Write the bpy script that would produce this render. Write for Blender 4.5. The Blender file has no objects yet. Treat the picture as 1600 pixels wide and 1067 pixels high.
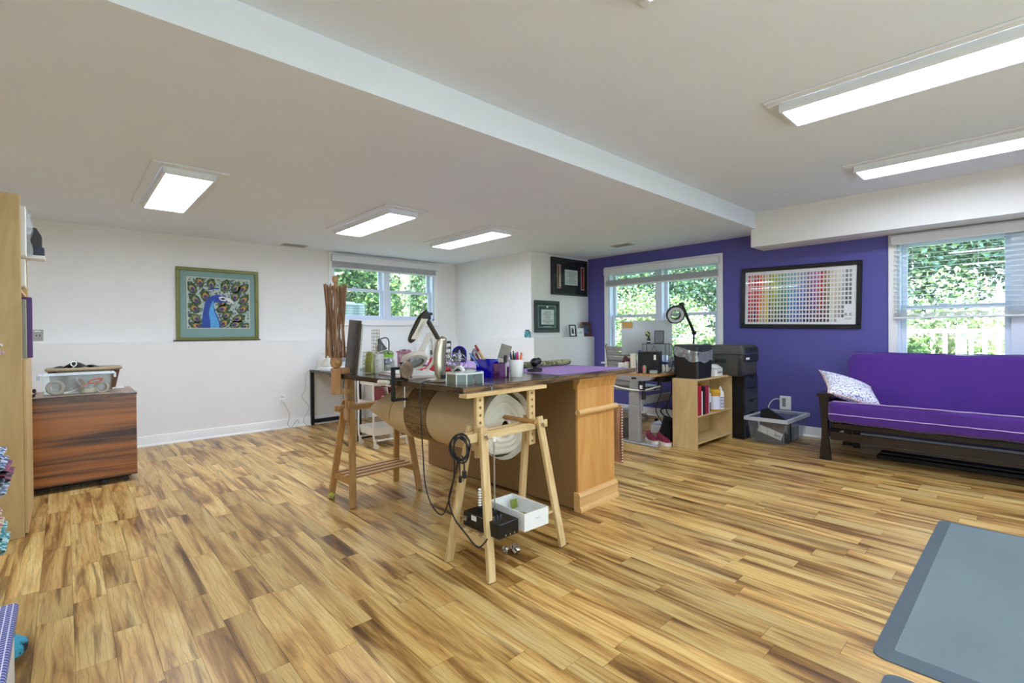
import bpy, bmesh, math, random
from mathutils import Vector, Matrix, Euler
random.seed(7)
PI = math.pi
SC = bpy.context.scene
COL = SC.collection

# ------------------------------------------------------------------ camera
def make_camera():
    f, yaw, pit, rol, cy, H = 758.49, .8253, -.0075, -.0085, 525.81, 1.235
    c, s = math.cos(yaw), math.sin(yaw)
    fw = Vector((-s*math.cos(pit), c*math.cos(pit), math.sin(pit)))
    rt = Vector((c, s, 0)); up = rt.cross(fw)
    r2 = rt*math.cos(rol) + up*math.sin(rol); u2 = up*math.cos(rol) - rt*math.sin(rol)
    M = Matrix((r2, u2, -fw)).transposed().to_4x4(); M.translation = (0, 0, H)
    cd = bpy.data.cameras.new('camera'); co = bpy.data.objects.new('camera', cd); COL.objects.link(co)
    co.matrix_world = M
    cd.sensor_width = 36; cd.sensor_fit = 'HORIZONTAL'; cd.lens = f/1600*36
    cd.shift_y = (cy-533.5)/1600
    cd.clip_start = .05; cd.clip_end = 200
    SC.camera = co
make_camera()

# ------------------------------------------------------------------ world, sun, exposure
SKY_STRENGTH = 2.2
SUN_STRENGTH = 5.5
LAMP_STRENGTH = 11.5
w = bpy.data.worlds.new('world'); SC.world = w; w.use_nodes = True
wn = w.node_tree.nodes; wl = w.node_tree.links
for n in list(wn): wn.remove(n)
wo = wn.new('ShaderNodeOutputWorld'); wb = wn.new('ShaderNodeBackground')
wtc = wn.new('ShaderNodeTexCoord'); wsx = wn.new('ShaderNodeSeparateXYZ'); wr = wn.new('ShaderNodeValToRGB')
wl.new(wtc.outputs['Generated'], wsx.inputs[0]); wl.new(wsx.outputs['Z'], wr.inputs[0])
wr.color_ramp.elements[0].position = 0.0; wr.color_ramp.elements[0].color = (.80, .90, 1, 1)
wr.color_ramp.elements[1].position = 0.8; wr.color_ramp.elements[1].color = (.48, .68, 1, 1)
wl.new(wr.outputs[0], wb.inputs[0]); wb.inputs[1].default_value = SKY_STRENGTH
wl.new(wb.outputs[0], wo.inputs[0])
sd = bpy.data.lights.new('sun', 'SUN'); so = bpy.data.objects.new('sun', sd); COL.objects.link(so)
sd.energy = SUN_STRENGTH; sd.angle = .02; sd.color = (1, .95, .85)
so.location = (8, -6, 14)
so.rotation_euler = Vector((-.62, .62, -1.0)).to_track_quat('-Z', 'Y').to_euler()
vs = SC.view_settings
vs.view_transform = 'Standard'; vs.look = 'None'; vs.exposure = 1.25; vs.gamma = 1.0; vs.use_curve_mapping = False

# ------------------------------------------------------------------ materials
def lin(c):
    if isinstance(c, str):
        c = [int(c[i:i+2], 16)/255 for i in (0, 2, 4)]
    return tuple(((v/12.92) if v <= .04045 else ((v+.055)/1.055)**2.4) for v in c[:3]) + (1,)
MATS = {}
def mat(name, col='808080', rough=.5, metal=0.0, var=.06, scale=12, bump=0.0, bscale=60, stretch=(1, 1, 1), spec=.5,
        col2=None, c2lo=.45, c2hi=.6, emit=None, es=1.0, coat=0.0, sheen=0.0, trans=0.0, attr=None):
    if name in MATS: return MATS[name]
    m = bpy.data.materials.new(name); MATS[name] = m; m.use_nodes = True
    nt = m.node_tree; N = nt.nodes; Lk = nt.links
    p = N['Principled BSDF']
    p.inputs['Roughness'].default_value = rough; p.inputs['Metallic'].default_value = metal
    p.inputs['Specular IOR Level'].default_value = spec
    if coat: p.inputs['Coat Weight'].default_value = coat; p.inputs['Coat Roughness'].default_value = .1
    if sheen: p.inputs['Sheen Weight'].default_value = sheen
    tc = N.new('ShaderNodeTexCoord'); mp = N.new('ShaderNodeMapping'); mp.inputs['Scale'].default_value = stretch
    Lk.new(tc.outputs['Object'], mp.inputs[0])
    nz = N.new('ShaderNodeTexNoise'); nz.inputs['Scale'].default_value = scale; nz.inputs['Detail'].default_value = 4
    Lk.new(mp.outputs[0], nz.inputs['Vector'])
    c = lin(col)
    rp = N.new('ShaderNodeValToRGB')
    if col2:
        rp.color_ramp.elements[0].position = c2lo; rp.color_ramp.elements[0].color = c
        rp.color_ramp.elements[1].position = c2hi; rp.color_ramp.elements[1].color = lin(col2)
    else:
        rp.color_ramp.elements[0].position = .25; rp.color_ramp.elements[0].color = tuple(v*(1-var) for v in c[:3])+(1,)
        rp.color_ramp.elements[1].position = .75; rp.color_ramp.elements[1].color = tuple(min(1, v*(1+var)) for v in c[:3])+(1,)
    Lk.new(nz.outputs[0], rp.inputs[0])
    out = rp.outputs[0]
    if attr:
        at = N.new('ShaderNodeAttribute'); at.attribute_name = attr; out = at.outputs['Color']
    Lk.new(out, p.inputs['Base Color'])
    if bump:
        nb = N.new('ShaderNodeTexNoise'); nb.inputs['Scale'].default_value = bscale; nb.inputs['Detail'].default_value = 3
        Lk.new(mp.outputs[0], nb.inputs['Vector'])
        bp = N.new('ShaderNodeBump'); bp.inputs['Strength'].default_value = bump; bp.inputs['Distance'].default_value = .004
        Lk.new(nb.outputs[0], bp.inputs['Height']); Lk.new(bp.outputs[0], p.inputs['Normal'])
    if emit:
        p.inputs['Emission Color'].default_value = lin(emit); p.inputs['Emission Strength'].default_value = es
    return m

def clear_mat(name, tint='ffffff', body=.12, gloss=.08, rough=.05, bodycol='e8eef0'):
    """thin clear plastic / glass sheet: mostly see-through, a little gloss and a little milky body"""
    if name in MATS: return MATS[name]
    m = bpy.data.materials.new(name); MATS[name] = m; m.use_nodes = True
    N = m.node_tree.nodes; Lk = m.node_tree.links
    for n in list(N): N.remove(n)
    o = N.new('ShaderNodeOutputMaterial'); t = N.new('ShaderNodeBsdfTransparent'); g = N.new('ShaderNodeBsdfGlossy'); d = N.new('ShaderNodeBsdfDiffuse')
    t.inputs[0].default_value = lin(tint); g.inputs['Roughness'].default_value = rough; d.inputs[0].default_value = lin(bodycol)
    m1 = N.new('ShaderNodeMixShader'); m2 = N.new('ShaderNodeMixShader')
    m1.inputs[0].default_value = body; m2.inputs[0].default_value = gloss
    Lk.new(t.outputs[0], m1.inputs[1]); Lk.new(d.outputs[0], m1.inputs[2])
    Lk.new(m1.outputs[0], m2.inputs[1]); Lk.new(g.outputs[0], m2.inputs[2]); Lk.new(m2.outputs[0], o.inputs[0])
    return m

def plank_mat(name, use_attr):
    m = bpy.data.materials.new(name); m.use_nodes = True
    N = m.node_tree.nodes; Lk = m.node_tree.links; p = N['Principled BSDF']
    tc = N.new('ShaderNodeTexCoord')
    if use_attr:
        a = N.new('ShaderNodeAttribute'); a.attribute_name = 'rnd'; rnd = a.outputs['Fac']
    else:
        a = N.new('ShaderNodeObjectInfo'); rnd = a.outputs['Random']
    mul = N.new('ShaderNodeVectorMath'); mul.operation = 'SCALE'; mul.inputs[0].default_value = (37, 91, 53); Lk.new(rnd, mul.inputs['Scale'])
    add = N.new('ShaderNodeVectorMath'); Lk.new(tc.outputs['Object'], add.inputs[0]); Lk.new(mul.outputs[0], add.inputs[1])
    mp = N.new('ShaderNodeMapping'); mp.inputs['Scale'].default_value = (.95, 9, 1); Lk.new(add.outputs[0], mp.inputs[0])
    n1 = N.new('ShaderNodeTexNoise'); n1.inputs['Scale'].default_value = 1.0; n1.inputs['Detail'].default_value = 5; n1.inputs['Roughness'].default_value = .55; n1.inputs['Distortion'].default_value = 1.0
    Lk.new(mp.outputs[0], n1.inputs['Vector'])
    rp = N.new('ShaderNodeValToRGB'); E = rp.color_ramp.elements
    E[0].position = .32; E[0].color = lin('7c5428')
    E[1].position = .66; E[1].color = lin('e8c682')
    for q, c in ((.39, 'a2763a'), (.45, 'c49654'), (.51, 'd6ab64'), (.58, 'e0ba72')):
        e = E.new(q); e.color = lin(c)
    Lk.new(n1.outputs[0], rp.inputs[0])
    # dark figure streaks
    mp2 = N.new('ShaderNodeMapping'); mp2.inputs['Scale'].default_value = (1.0, 15, 1); Lk.new(add.outputs[0], mp2.inputs[0])
    n2 = N.new('ShaderNodeTexNoise'); n2.inputs['Scale'].default_value = 1.3; n2.inputs['Detail'].default_value = 3; n2.inputs['Distortion'].default_value = .6
    Lk.new(mp2.outputs[0], n2.inputs['Vector'])
    r2 = N.new('ShaderNodeValToRGB'); r2.color_ramp.elements[0].position = .34; r2.color_ramp.elements[0].color = (.42, .34, .27, 1)
    r2.color_ramp.elements[1].position = .44; r2.color_ramp.elements[1].color = (1, 1, 1, 1)
    Lk.new(n2.outputs[0], r2.inputs[0])
    mx = N.new('ShaderNodeMixRGB'); mx.blend_type = 'MULTIPLY'; mx.inputs[0].default_value = .85
    Lk.new(rp.outputs[0], mx.inputs[1]); Lk.new(r2.outputs[0], mx.inputs[2])
    # thin cathedral grain lines
    mpw = N.new('ShaderNodeMapping'); mpw.inputs['Scale'].default_value = (.30, 1, 1); Lk.new(add.outputs[0], mpw.inputs[0])
    wv = N.new('ShaderNodeTexWave'); wv.wave_type = 'BANDS'; wv.bands_direction = 'Y'; wv.inputs['Scale'].default_value = 12; wv.inputs['Distortion'].default_value = 4.5; wv.inputs['Detail'].default_value = 2; wv.inputs['Detail Scale'].default_value = 1.6
    Lk.new(mpw.outputs[0], wv.inputs['Vector'])
    rw = N.new('ShaderNodeValToRGB'); rw.color_ramp.elements[0].position = .0; rw.color_ramp.elements[0].color = (.52, .45, .38, 1); rw.color_ramp.elements[1].position = .13; rw.color_ramp.elements[1].color = (1, 1, 1, 1)
    Lk.new(wv.outputs['Color'], rw.inputs[0])
    mxw = N.new('ShaderNodeMixRGB'); mxw.blend_type = 'MULTIPLY'; mxw.inputs[0].default_value = .42; Lk.new(mx.outputs[0], mxw.inputs[1]); Lk.new(rw.outputs[0], mxw.inputs[2]); mx = mxw
    # fine grain
    mp3 = N.new('ShaderNodeMapping'); mp3.inputs['Scale'].default_value = (6, 160, 1); Lk.new(add.outputs[0], mp3.inputs[0])
    n3 = N.new('ShaderNodeTexNoise'); n3.inputs['Scale'].default_value = 1.5; n3.inputs['Detail'].default_value = 2
    Lk.new(mp3.outputs[0], n3.inputs['Vector'])
    r3 = N.new('ShaderNodeMapRange'); r3.inputs['From Min'].default_value = .3; r3.inputs['From Max'].default_value = .7; r3.inputs['To Min'].default_value = .86; r3.inputs['To Max'].default_value = 1.08
    Lk.new(n3.outputs[0], r3.inputs[0])
    # plank tone
    wnz = N.new('ShaderNodeTexWhiteNoise'); wnz.noise_dimensions = '1D'; Lk.new(rnd, wnz.inputs['W'])
    tr = N.new('ShaderNodeMapRange'); tr.inputs['To Min'].default_value = .74; tr.inputs['To Max'].default_value = 1.06; Lk.new(wnz.outputs['Value'], tr.inputs[0])
    mm = N.new('ShaderNodeMath'); mm.operation = 'MULTIPLY'; Lk.new(r3.outputs[0], mm.inputs[0]); Lk.new(tr.outputs[0], mm.inputs[1])
    sc = N.new('ShaderNodeVectorMath'); sc.operation = 'SCALE'; Lk.new(mx.outputs[0], sc.inputs[0]); Lk.new(mm.outputs[0], sc.inputs['Scale'])
    Lk.new(sc.outputs[0], p.inputs['Base Color'])
    p.inputs['Roughness'].default_value = .33; p.inputs['Specular IOR Level'].default_value = .5
    return m

def wood_mat(name, c1, c2, stretch=(1, 14, 14), scale=2.0, rough=.45, dist=.8, lo=.35, hi=.68, coat=0):
    if name in MATS: return MATS[name]
    m = bpy.data.materials.new(name); MATS[name] = m; m.use_nodes = True
    N = m.node_tree.nodes; Lk = m.node_tree.links; p = N['Principled BSDF']
    tc = N.new('ShaderNodeTexCoord'); mp = N.new('ShaderNodeMapping'); mp.inputs['Scale'].default_value = stretch
    Lk.new(tc.outputs['Object'], mp.inputs[0])
    oi = N.new('ShaderNodeObjectInfo'); ad = N.new('ShaderNodeVectorMath'); sc = N.new('ShaderNodeVectorMath'); sc.operation = 'SCALE'
    sc.inputs[0].default_value = (13, 7, 29); Lk.new(oi.outputs['Random'], sc.inputs['Scale']); Lk.new(mp.outputs[0], ad.inputs[0]); Lk.new(sc.outputs[0], ad.inputs[1])
    n1 = N.new('ShaderNodeTexNoise'); n1.inputs['Scale'].default_value = scale; n1.inputs['Detail'].default_value = 5; n1.inputs['Distortion'].default_value = dist
    Lk.new(ad.outputs[0], n1.inputs['Vector'])
    rp = N.new('ShaderNodeValToRGB'); rp.color_ramp.elements[0].position = lo; rp.color_ramp.elements[0].color = lin(c1)
    rp.color_ramp.elements[1].position = hi; rp.color_ramp.elements[1].color = lin(c2)
    Lk.new(n1.outputs[0], rp.inputs[0]); Lk.new(rp.outputs[0], p.inputs['Base Color'])
    p.inputs['Roughness'].default_value = rough
    if coat: p.inputs['Coat Weight'].default_value = coat; p.inputs['Coat Roughness'].default_value = .15
    return m

# ------------------------------------------------------------------ mesh building
class B:
    def __init__(s): s.bm = bmesh.new(); s.mi = 0
    def _tag(s, vs):
        for f in {f for v in vs for f in v.link_faces}: f.material_index = s.mi
        return vs
    def box(s, x0, x1, y0, y1, z0, z1, bev=0, M=None, seg=1):
        r = bmesh.ops.create_cube(s.bm, size=1)['verts']
        for v in r:
            v.co = Vector(((x0+x1)/2+v.co.x*(x1-x0), (y0+y1)/2+v.co.y*(y1-y0), (z0+z1)/2+v.co.z*(z1-z0)))
        s._tag(r)
        if bev:
            es = list({e for v in r for e in v.link_edges})
            g = bmesh.ops.bevel(s.bm, geom=es, offset=bev, segments=seg, affect='EDGES', profile=.5, clamp_overlap=True)
            r = list({v for f in g['faces'] for v in f.verts} | {v for v in r if v.is_valid})
            s._tag(r)
        if M:
            for v in r: v.co = M @ v.co
        return r
    def obox(s, c, size, rot=(0, 0, 0), bev=0, seg=1):
        M = Matrix.Translation(c) @ Euler(rot).to_matrix().to_4x4()
        a, b_, d = size[0]/2, size[1]/2, size[2]/2
        return s.box(-a, a, -b_, b_, -d, d, bev, M, seg)
    def bar(s, p0, p1, wx, wy, ref=(0, 0, 1), bev=0):
        """rectangular bar from p0 to p1; wx along the side axis, wy along the other"""
        p0, p1 = Vector(p0), Vector(p1); d = (p1-p0); L = d.length; d.normalize()
        ref = Vector(ref); sx = ref.cross(d)
        if sx.length < 1e-5: sx = Vector((1, 0, 0)).cross(d)
        sx.normalize(); sy = d.cross(sx)
        M = Matrix((sx, sy, d)).transposed().to_4x4(); M.translation = p0
        return s.box(-wx/2, wx/2, -wy/2, wy/2, 0, L, bev, M)
    def cyl(s, p0, p1, r0, r1=None, n=16, cap=True):
        if r1 is None: r1 = r0
        p0, p1 = Vector(p0), Vector(p1); d = p1-p0; L = d.length; d.normalize()
        q = d.to_track_quat('Z', 'Y').to_matrix().to_4x4(); q.translation = (p0+p1)/2
        r = bmesh.ops.create_cone(s.bm, cap_ends=cap, segments=n, radius1=max(r0, 1e-5), radius2=max(r1, 1e-5), depth=L)['verts']
        for v in r: v.co = q @ v.co
        return s._tag(r)
    def sph(s, c, r, n=12, rot=(0, 0, 0)):
        if not hasattr(r, '__len__'): r = (r, r, r)
        vsr = bmesh.ops.create_uvsphere(s.bm, u_segments=n, v_segments=max(6, n*2//3), radius=1)['verts']
        M = Matrix.Translation(c) @ Euler(rot).to_matrix().to_4x4() @ Matrix.Diagonal((r[0], r[1], r[2], 1))
        for v in vsr: v.co = M @ v.co
        return s._tag(vsr)
    def lathe(s, prof, c=(0, 0, 0), n=20, axis=(0, 0, 1), cap=True, squash=(1, 1)):
        q = Vector(axis).to_track_quat('Z', 'Y').to_matrix().to_4x4(); q.translation = c
        rings = []; allv = []
        for r, z in prof:
            ring = [s.bm.verts.new(q @ Vector((r*math.cos(2*PI*i/n)*squash[0], r*math.sin(2*PI*i/n)*squash[1], z))) for i in range(n)]
            rings.append(ring); allv += ring
        for a, b_ in zip(rings, rings[1:]):
            for i in range(n): s.bm.faces.new((a[i], a[(i+1) % n], b_[(i+1) % n], b_[i]))
        if cap:
            if prof[0][0] > 1e-4: s.bm.faces.new(list(reversed(rings[0])))
            if prof[-1][0] > 1e-4: s.bm.faces.new(rings[-1])
        return s._tag(allv)
    def tube(s, pts, r, n=8, closed=False, cap=True):
        pts = [Vector(p) for p in pts]; rings = []; up = None; m = len(pts)
        for i, p in enumerate(pts):
            a = pts[i-1] if (i > 0 or closed) else p; b_ = pts[(i+1) % m] if (i < m-1 or closed) else p
            d = (b_-a).normalized()
            if up is None:
                up = Vector((0, 0, 1)) if abs(d.z) < .9 else Vector((1, 0, 0))
            sx = up.cross(d); sx.normalize(); up = d.cross(sx); up.normalize()
            rr = r(i/(m-1)) if callable(r) else r
            rings.append([s.bm.verts.new(p + (sx*math.cos(2*PI*k/n)+up*math.sin(2*PI*k/n))*rr) for k in range(n)])
        prs = list(zip(rings, rings[1:]))
        if closed: prs.append((rings[-1], rings[0]))
        for a, b_ in prs:
            for k in range(n): s.bm.faces.new((a[k], a[(k+1) % n], b_[(k+1) % n], b_[k]))
        if cap and not closed:
            s.bm.faces.new(list(reversed(rings[0]))); s.bm.faces.new(rings[-1])
        return s._tag([v for q in rings for v in q])
    def prism(s, poly, h0, h1, M=None):
        """polygon in local xy, extruded along local z from h0 to h1"""
        a = [s.bm.verts.new((x, y, h0)) for x, y in poly]; b_ = [s.bm.verts.new((x, y, h1)) for x, y in poly]
        n = len(poly)
        s.bm.faces.new(list(reversed(a))); s.bm.faces.new(b_)
        for i in range(n): s.bm.faces.new((a[i], a[(i+1) % n], b_[(i+1) % n], b_[i]))
        if M:
            for v in a+b_: v.co = M @ v.co
        return s._tag(a+b_)
    def grid(s, fn, nu, nv, closed_u=False):
        V = [[s.bm.verts.new(fn(i/nu, j/nv)) for j in range(nv+1)] for i in range(nu if closed_u else nu+1)]
        m = len(V)
        for i in range(nu):
            for j in range(nv):
                s.bm.faces.new((V[i][j], V[(i+1) % m][j], V[(i+1) % m][j+1], V[i][j+1]))
        return s._tag([v for q in V for v in q])
    def hbox(s, x0, x1, y0, y1, z0, z1, t, taper=0.0, bot=True):
        """open-topped box with wall thickness t; the floor shrinks by taper"""
        def ring(a, z, ins): return [s.bm.verts.new(v) for v in ((x0+ins+a, y0+ins+a, z), (x1-ins-a, y0+ins+a, z), (x1-ins-a, y1-ins-a, z), (x0+ins+a, y1-ins-a, z))]
        ob, ot, it, ib = ring(taper, z0, 0), ring(0, z1, 0), ring(0, z1, t), ring(taper, z0+t, t)
        for a, b_ in ((ob, ot), (ot, it), (it, ib)):
            for i in range(4): s.bm.faces.new((a[i], a[(i+1) % 4], b_[(i+1) % 4], b_[i]))
        s.bm.faces.new(list(reversed(ob))); s.bm.faces.new(ib)
        return s._tag(ob+ot+it+ib)
    def mesh(s, name, mats, smooth=True, ang=35):
        bmesh.ops.recalc_face_normals(s.bm, faces=s.bm.faces[:])
        me = bpy.data.meshes.new(name); s.bm.to_mesh(me); s.bm.free()
        for m in (mats if isinstance(mats, (list, tuple)) else [mats]): me.materials.append(m)
        if smooth:
            for p in me.polygons: p.use_smooth = True
            me.set_sharp_from_angle(angle=math.radians(ang))
        return me
    def ob(s, name, mats, parent=None, label=None, smooth=True, ang=35):
        o = bpy.data.objects.new(name, s.mesh(name, mats, smooth, ang)); COL.objects.link(o)
        if parent: o.parent = parent
        if label: o['label'] = label
        return o

def tag(o, label, cat, group=None):
    o['label'] = label; o['category'] = cat
    if group: o['group'] = group
    return o
def thing(name, label, cat, loc=(0, 0, 0), rz=0, group=None, rot=None):
    o = bpy.data.objects.new(name, None); COL.objects.link(o); o.empty_display_size = .1
    o.location = loc; o.rotation_euler = rot or (0, 0, rz)
    return tag(o, label, cat, group)
def struct(o, label=None):
    o['kind'] = 'structure'
    if label: o['label'] = label
    return o
def sempty(name, label, loc=(0, 0, 0), rz=0):
    o = bpy.data.objects.new(name, None); COL.objects.link(o); o.location = loc; o.rotation_euler = (0, 0, rz); o.empty_display_size = .1
    return struct(o, label)
def inst(name, me, parent, loc=(0, 0, 0), rot=(0, 0, 0), scale=(1, 1, 1)):
    o = bpy.data.objects.new(name, me); COL.objects.link(o); o.parent = parent; o.location = loc; o.rotation_euler = rot; o.scale = scale
    return o
def copy_tree(root, loc, rz=None, label=None):
    c = root.copy(); COL.objects.link(c); c.location = loc
    if rz is not None: c.rotation_euler = (0, 0, rz)
    if label: c['label'] = label
    for ch in root.children:
        d = ch.copy(); COL.objects.link(d); d.parent = c
        for g in ch.children:
            e = g.copy(); COL.objects.link(e); e.parent = d
    return c
def bez(pts, n=8):
    """Catmull-Rom through points"""
    P = [Vector(p) for p in pts]; P = [2*P[0]-P[1]] + P + [2*P[-1]-P[-2]]; out = []
    for i in range(1, len(P)-2):
        for k in range(n):
            t = k/n; a, b_, c, d = P[i-1:i+3]
            out.append(.5*((2*b_)+(c-a)*t+(2*a-5*b_+4*c-d)*t*t+(3*b_-a-3*c+d)*t**3))
    out.append(P[-2]); return out
def text_mesh(name, body, size, M, material, parent, depth=.0006, align='CENTER'):
    cu = bpy.data.curves.new(name, 'FONT'); cu.body = body; cu.size = size; cu.extrude = depth; cu.align_x = align; cu.align_y = 'CENTER'
    o = bpy.data.objects.new(name, cu); COL.objects.link(o)
    dg = bpy.context.evaluated_depsgraph_get(); me = bpy.data.meshes.new_from_object(o.evaluated_get(dg))
    bpy.data.objects.remove(o); bpy.data.curves.remove(cu)
    me.materials.clear(); me.materials.append(material); me.transform(M)
    r = bpy.data.objects.new(name, me); COL.objects.link(r); r.parent = parent
    return r
# ------------------------------------------------------------------ room shell
XL, XU, YP, YB, XB, ZL, ZC, ZH = -6.769, -6.912, 6.366, 5.037, -5.035, 1.165, 2.432, 2.622
XBM = -2.25; XR = 2.2; YF = -2.6
m_white = mat('white wall paint', 'e9e7e2', .75, var=.015, scale=3, bump=.08, bscale=180)
m_ceil = mat('ceiling paint', 'e6ecf3', .85, var=.015, scale=3, bump=.1, bscale=150)
m_purple = mat('purple wall paint', '59559c', .7, var=.03, scale=2, bump=.08, bscale=180)
m_trim = mat('white trim paint', 'efefec', .45, var=.01)
m_sash = mat('window vinyl', 'd9e2f0', .4, var=.01)
m_glass = clear_mat('window glass', 'f4faf8', .02, .05, .01)
m_black = mat('black plastic', '17171a', .45)
m_blackmetal = mat('black metal', '1b1b1d', .4, .3)
m_chrome = mat('chrome', 'c8c8c8', .2, 1.0)
m_steel = mat('brushed steel', 'b4b2ac', .34, 1.0)
m_wplastic = mat('white plastic', 'ecebe6', .4, var=.02)
m_gplastic = mat('grey plastic', '8d8d8d', .5)
m_dark = mat('dark void', '0d0d0d', .9)

b = B(); b.box(-7.2, XR+.2, YF-.2, YP+.2, -.12, -.004)
floor = struct(b.ob('floor', mat('floor joint', '4a3420', .8)), 'honey and brown wood laminate floor')
m_pl = plank_mat('laminate plank', False); m_pl2 = plank_mat('laminate plank field', True)
PW = .119
def plank_mesh(L):
    q = B(); q.box(.0006, L-.0006, .0005, PW-.0005, -.0038, 0)
    return q.mesh('plank', m_pl, smooth=False)
LENS = (.36, .48, .62, .8, 1.0, 1.2)
PM = {L: plank_mesh(L) for L in LENS}
cand = []
rng = random.Random(11)
row = 0; y = YF
while y < YP-.005:
    x = XL-.02-rng.random()*.8
    while x < XR:
        L = rng.choice(LENS); cand.append((x, y, L)); x += L
    y += PW
def vis_key(c):
    x, y, L = c; mx, my = x+L/2, y+PW/2
    c0, s0 = math.cos(.8253), math.sin(.8253)
    d = -s0*mx + c0*my; r = c0*mx + s0*my
    if d < 1.55 or abs(r) > d*1.07+.35 or x < XL-.02: return 99+math.hypot(mx, my)
    return math.hypot(mx, my)
cand.sort(key=vis_key)
for i, (x, y, L) in enumerate(cand[:298]):
    o = inst('plank', PM[L], floor, (x, y, 0))
q = bmesh.new(); rl = q.faces.layers.float.new('rnd'); rng = random.Random(3)
for x, y, L in cand[298:]:
    x0 = max(x, XL+.0005); x1 = min(x+L, XR); y1 = min(y+PW, YP)
    if x1-x0 < .02: continue
    vv = [q.verts.new(p) for p in ((x0+.0006, y+.0005, 0), (x1-.0006, y+.0005, 0), (x1-.0006, y1-.0005, 0), (x0+.0006, y1-.0005, 0))]
    f = q.faces.new(vv); f[rl] = rng.random()
    lo = [q.verts.new(v.co-Vector((0, 0, .0038))) for v in vv]
    for k in range(4):
        g = q.faces.new((vv[k], lo[k], lo[(k+1) % 4], vv[(k+1) % 4])); g[rl] = f[rl]
me = bpy.data.meshes.new('plank_field'); q.to_mesh(me); q.free(); me.materials.append(m_pl2)
o = bpy.data.objects.new('plank_field', me); COL.objects.link(o); o.parent = floor; o['kind'] = 'stuff'

def wall_boxes(name, m, boxes, label):
    q = B()
    for bx in boxes: q.box(*bx)
    return struct(q.ob(name, m, smooth=False), label)
# left white wall: thick lower part with a ledge, thinner upper part with a window opening
wall_boxes('wall_left', m_white, [
    (-7.12, XL, YF, YB-.07, 0, ZL),
    (-7.12, XU, YF, 2.86, ZL, ZC), (-7.12, XU, 4.60, YB, ZL, ZC), (-7.12, XU, 2.86, 4.60, ZL, 1.44), (-7.12, XU, 2.86, 4.60, 2.375, ZC)],
    'white wall with a shallow ledge at half height')
wall_boxes('wall_alcove', m_white, [(-7.12, XB, YB, YP+.18, ZL, ZC), (-7.12, XB+.12, YB-.07, YP+.18, 0, ZL)], 'white boxed-out corner with ledge')
wall_boxes('wall_back', m_purple, [
    (XB-.02, -4.63, YP, YP+.18, 0, 2.75), (-4.63, -2.87, YP, YP+.18, 0, .80), (-4.63, -2.87, YP, YP+.18, 2.20, 2.75),
    (-2.87, -.995, YP, YP+.18, 0, 2.75), (-.995, .765, YP, YP+.18, 0, .80), (-.995, .765, YP, YP+.18, 2.19, 2.75), (.765, XR+.2, YP, YP+.18, 0, 2.75)],
    'deep purple painted wall')
wall_boxes('wall_right', m_white, [(XR, XR+.2, YF, -1.2, 0, 2.75), (XR, XR+.2, 3.4, YP+.18, 0, 2.75), (XR, XR+.2, -1.2, 3.4, 2.15, 2.75), (XR, XR+.2, -1.2, 3.4, 0, .04)], 'white side wall with added glass doors')
def added_glass_door(n, loc, W, H):
    r = sempty('door_%d' % n, 'unseen white framed sliding glass door added to the side wall for daylight', loc, 0)
    q = B()
    for bx in ((0, .06, 0, H), (W-.06, W, 0, H), (.06, W-.06, H-.06, H), (.06, W-.06, 0, .05)): q.box(0, .12, bx[0], bx[1], bx[2], bx[3])
    q.ob('door_frame', m_trim, r)
    for k in range(4):
        a, e, x = .06+k*(W-.12)/4, .06+(k+1)*(W-.12)/4, .02+.04*(k % 2)
        q = B(); t = .06
        for bx in ((a, a+t, .05, H-.06), (e-t, e, .05, H-.06), (a+t, e-t, H-.12, H-.06), (a+t, e-t, .05, .12)): q.box(x, x+.035, bx[0], bx[1], bx[2], bx[3])
        s_ = q.ob('door_leaf', m_trim, r)
        q = B(); q.box(x+.015, x+.02, a+t, e-t, .12, H-.12); q.ob('pane', m_glass, s_, smooth=False)
added_glass_door(1, (XR+.02, -1.2, .04), 4.6, 2.11)  # out of view, added to let cool daylight onto beam and ceiling
wall_boxes('wall_front', m_white, [(-7.12, XR+.2, YF-.2, YF, 0, 2.75)], 'white wall behind')
wall_boxes('ceiling', m_ceil, [(-7.12, XBM, YF-.2, YP+.18, ZC, 2.8), (XBM, XR+.2, YF-.2, YP+.18, ZH, 2.8)], 'white ceiling with a lower half')
q = B(); q.box(-2.302, XR, 5.985, YP, 2.222, ZH)
struct(q.ob('trim_1', m_white, smooth=False), 'white boxed bulkhead above the purple wall')

def baseboard(name, p0, p1, nrm):
    q = B(); p0, p1 = Vector(p0), Vector(p1); d = (p1-p0).normalized(); n = Vector(nrm)
    prof = [(0, 0), (.026, 0), (.026, .008), (.018, .02), (.013, .024), (.013, .098), (.009, .112), (0, .117)]
    L = (p1-p0).length
    M = Matrix((n, Vector((0, 0, 1)), d)).transposed().to_4x4(); M.translation = p0
    q.prism(prof, 0, L, M)
    return struct(q.ob(name, m_trim), 'white baseboard')
baseboard('baseboard_left', (XL, YF, 0), (XL, YB-.07, 0), (1, 0, 0))
baseboard('baseboard_back', (XB+.12, YP, 0), (XR, YP, 0), (0, -1, 0))
baseboard('baseboard_alcove', (XB+.12, YB-.07, 0), (XB+.12, YP, 0), (1, 0, 0))

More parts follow.
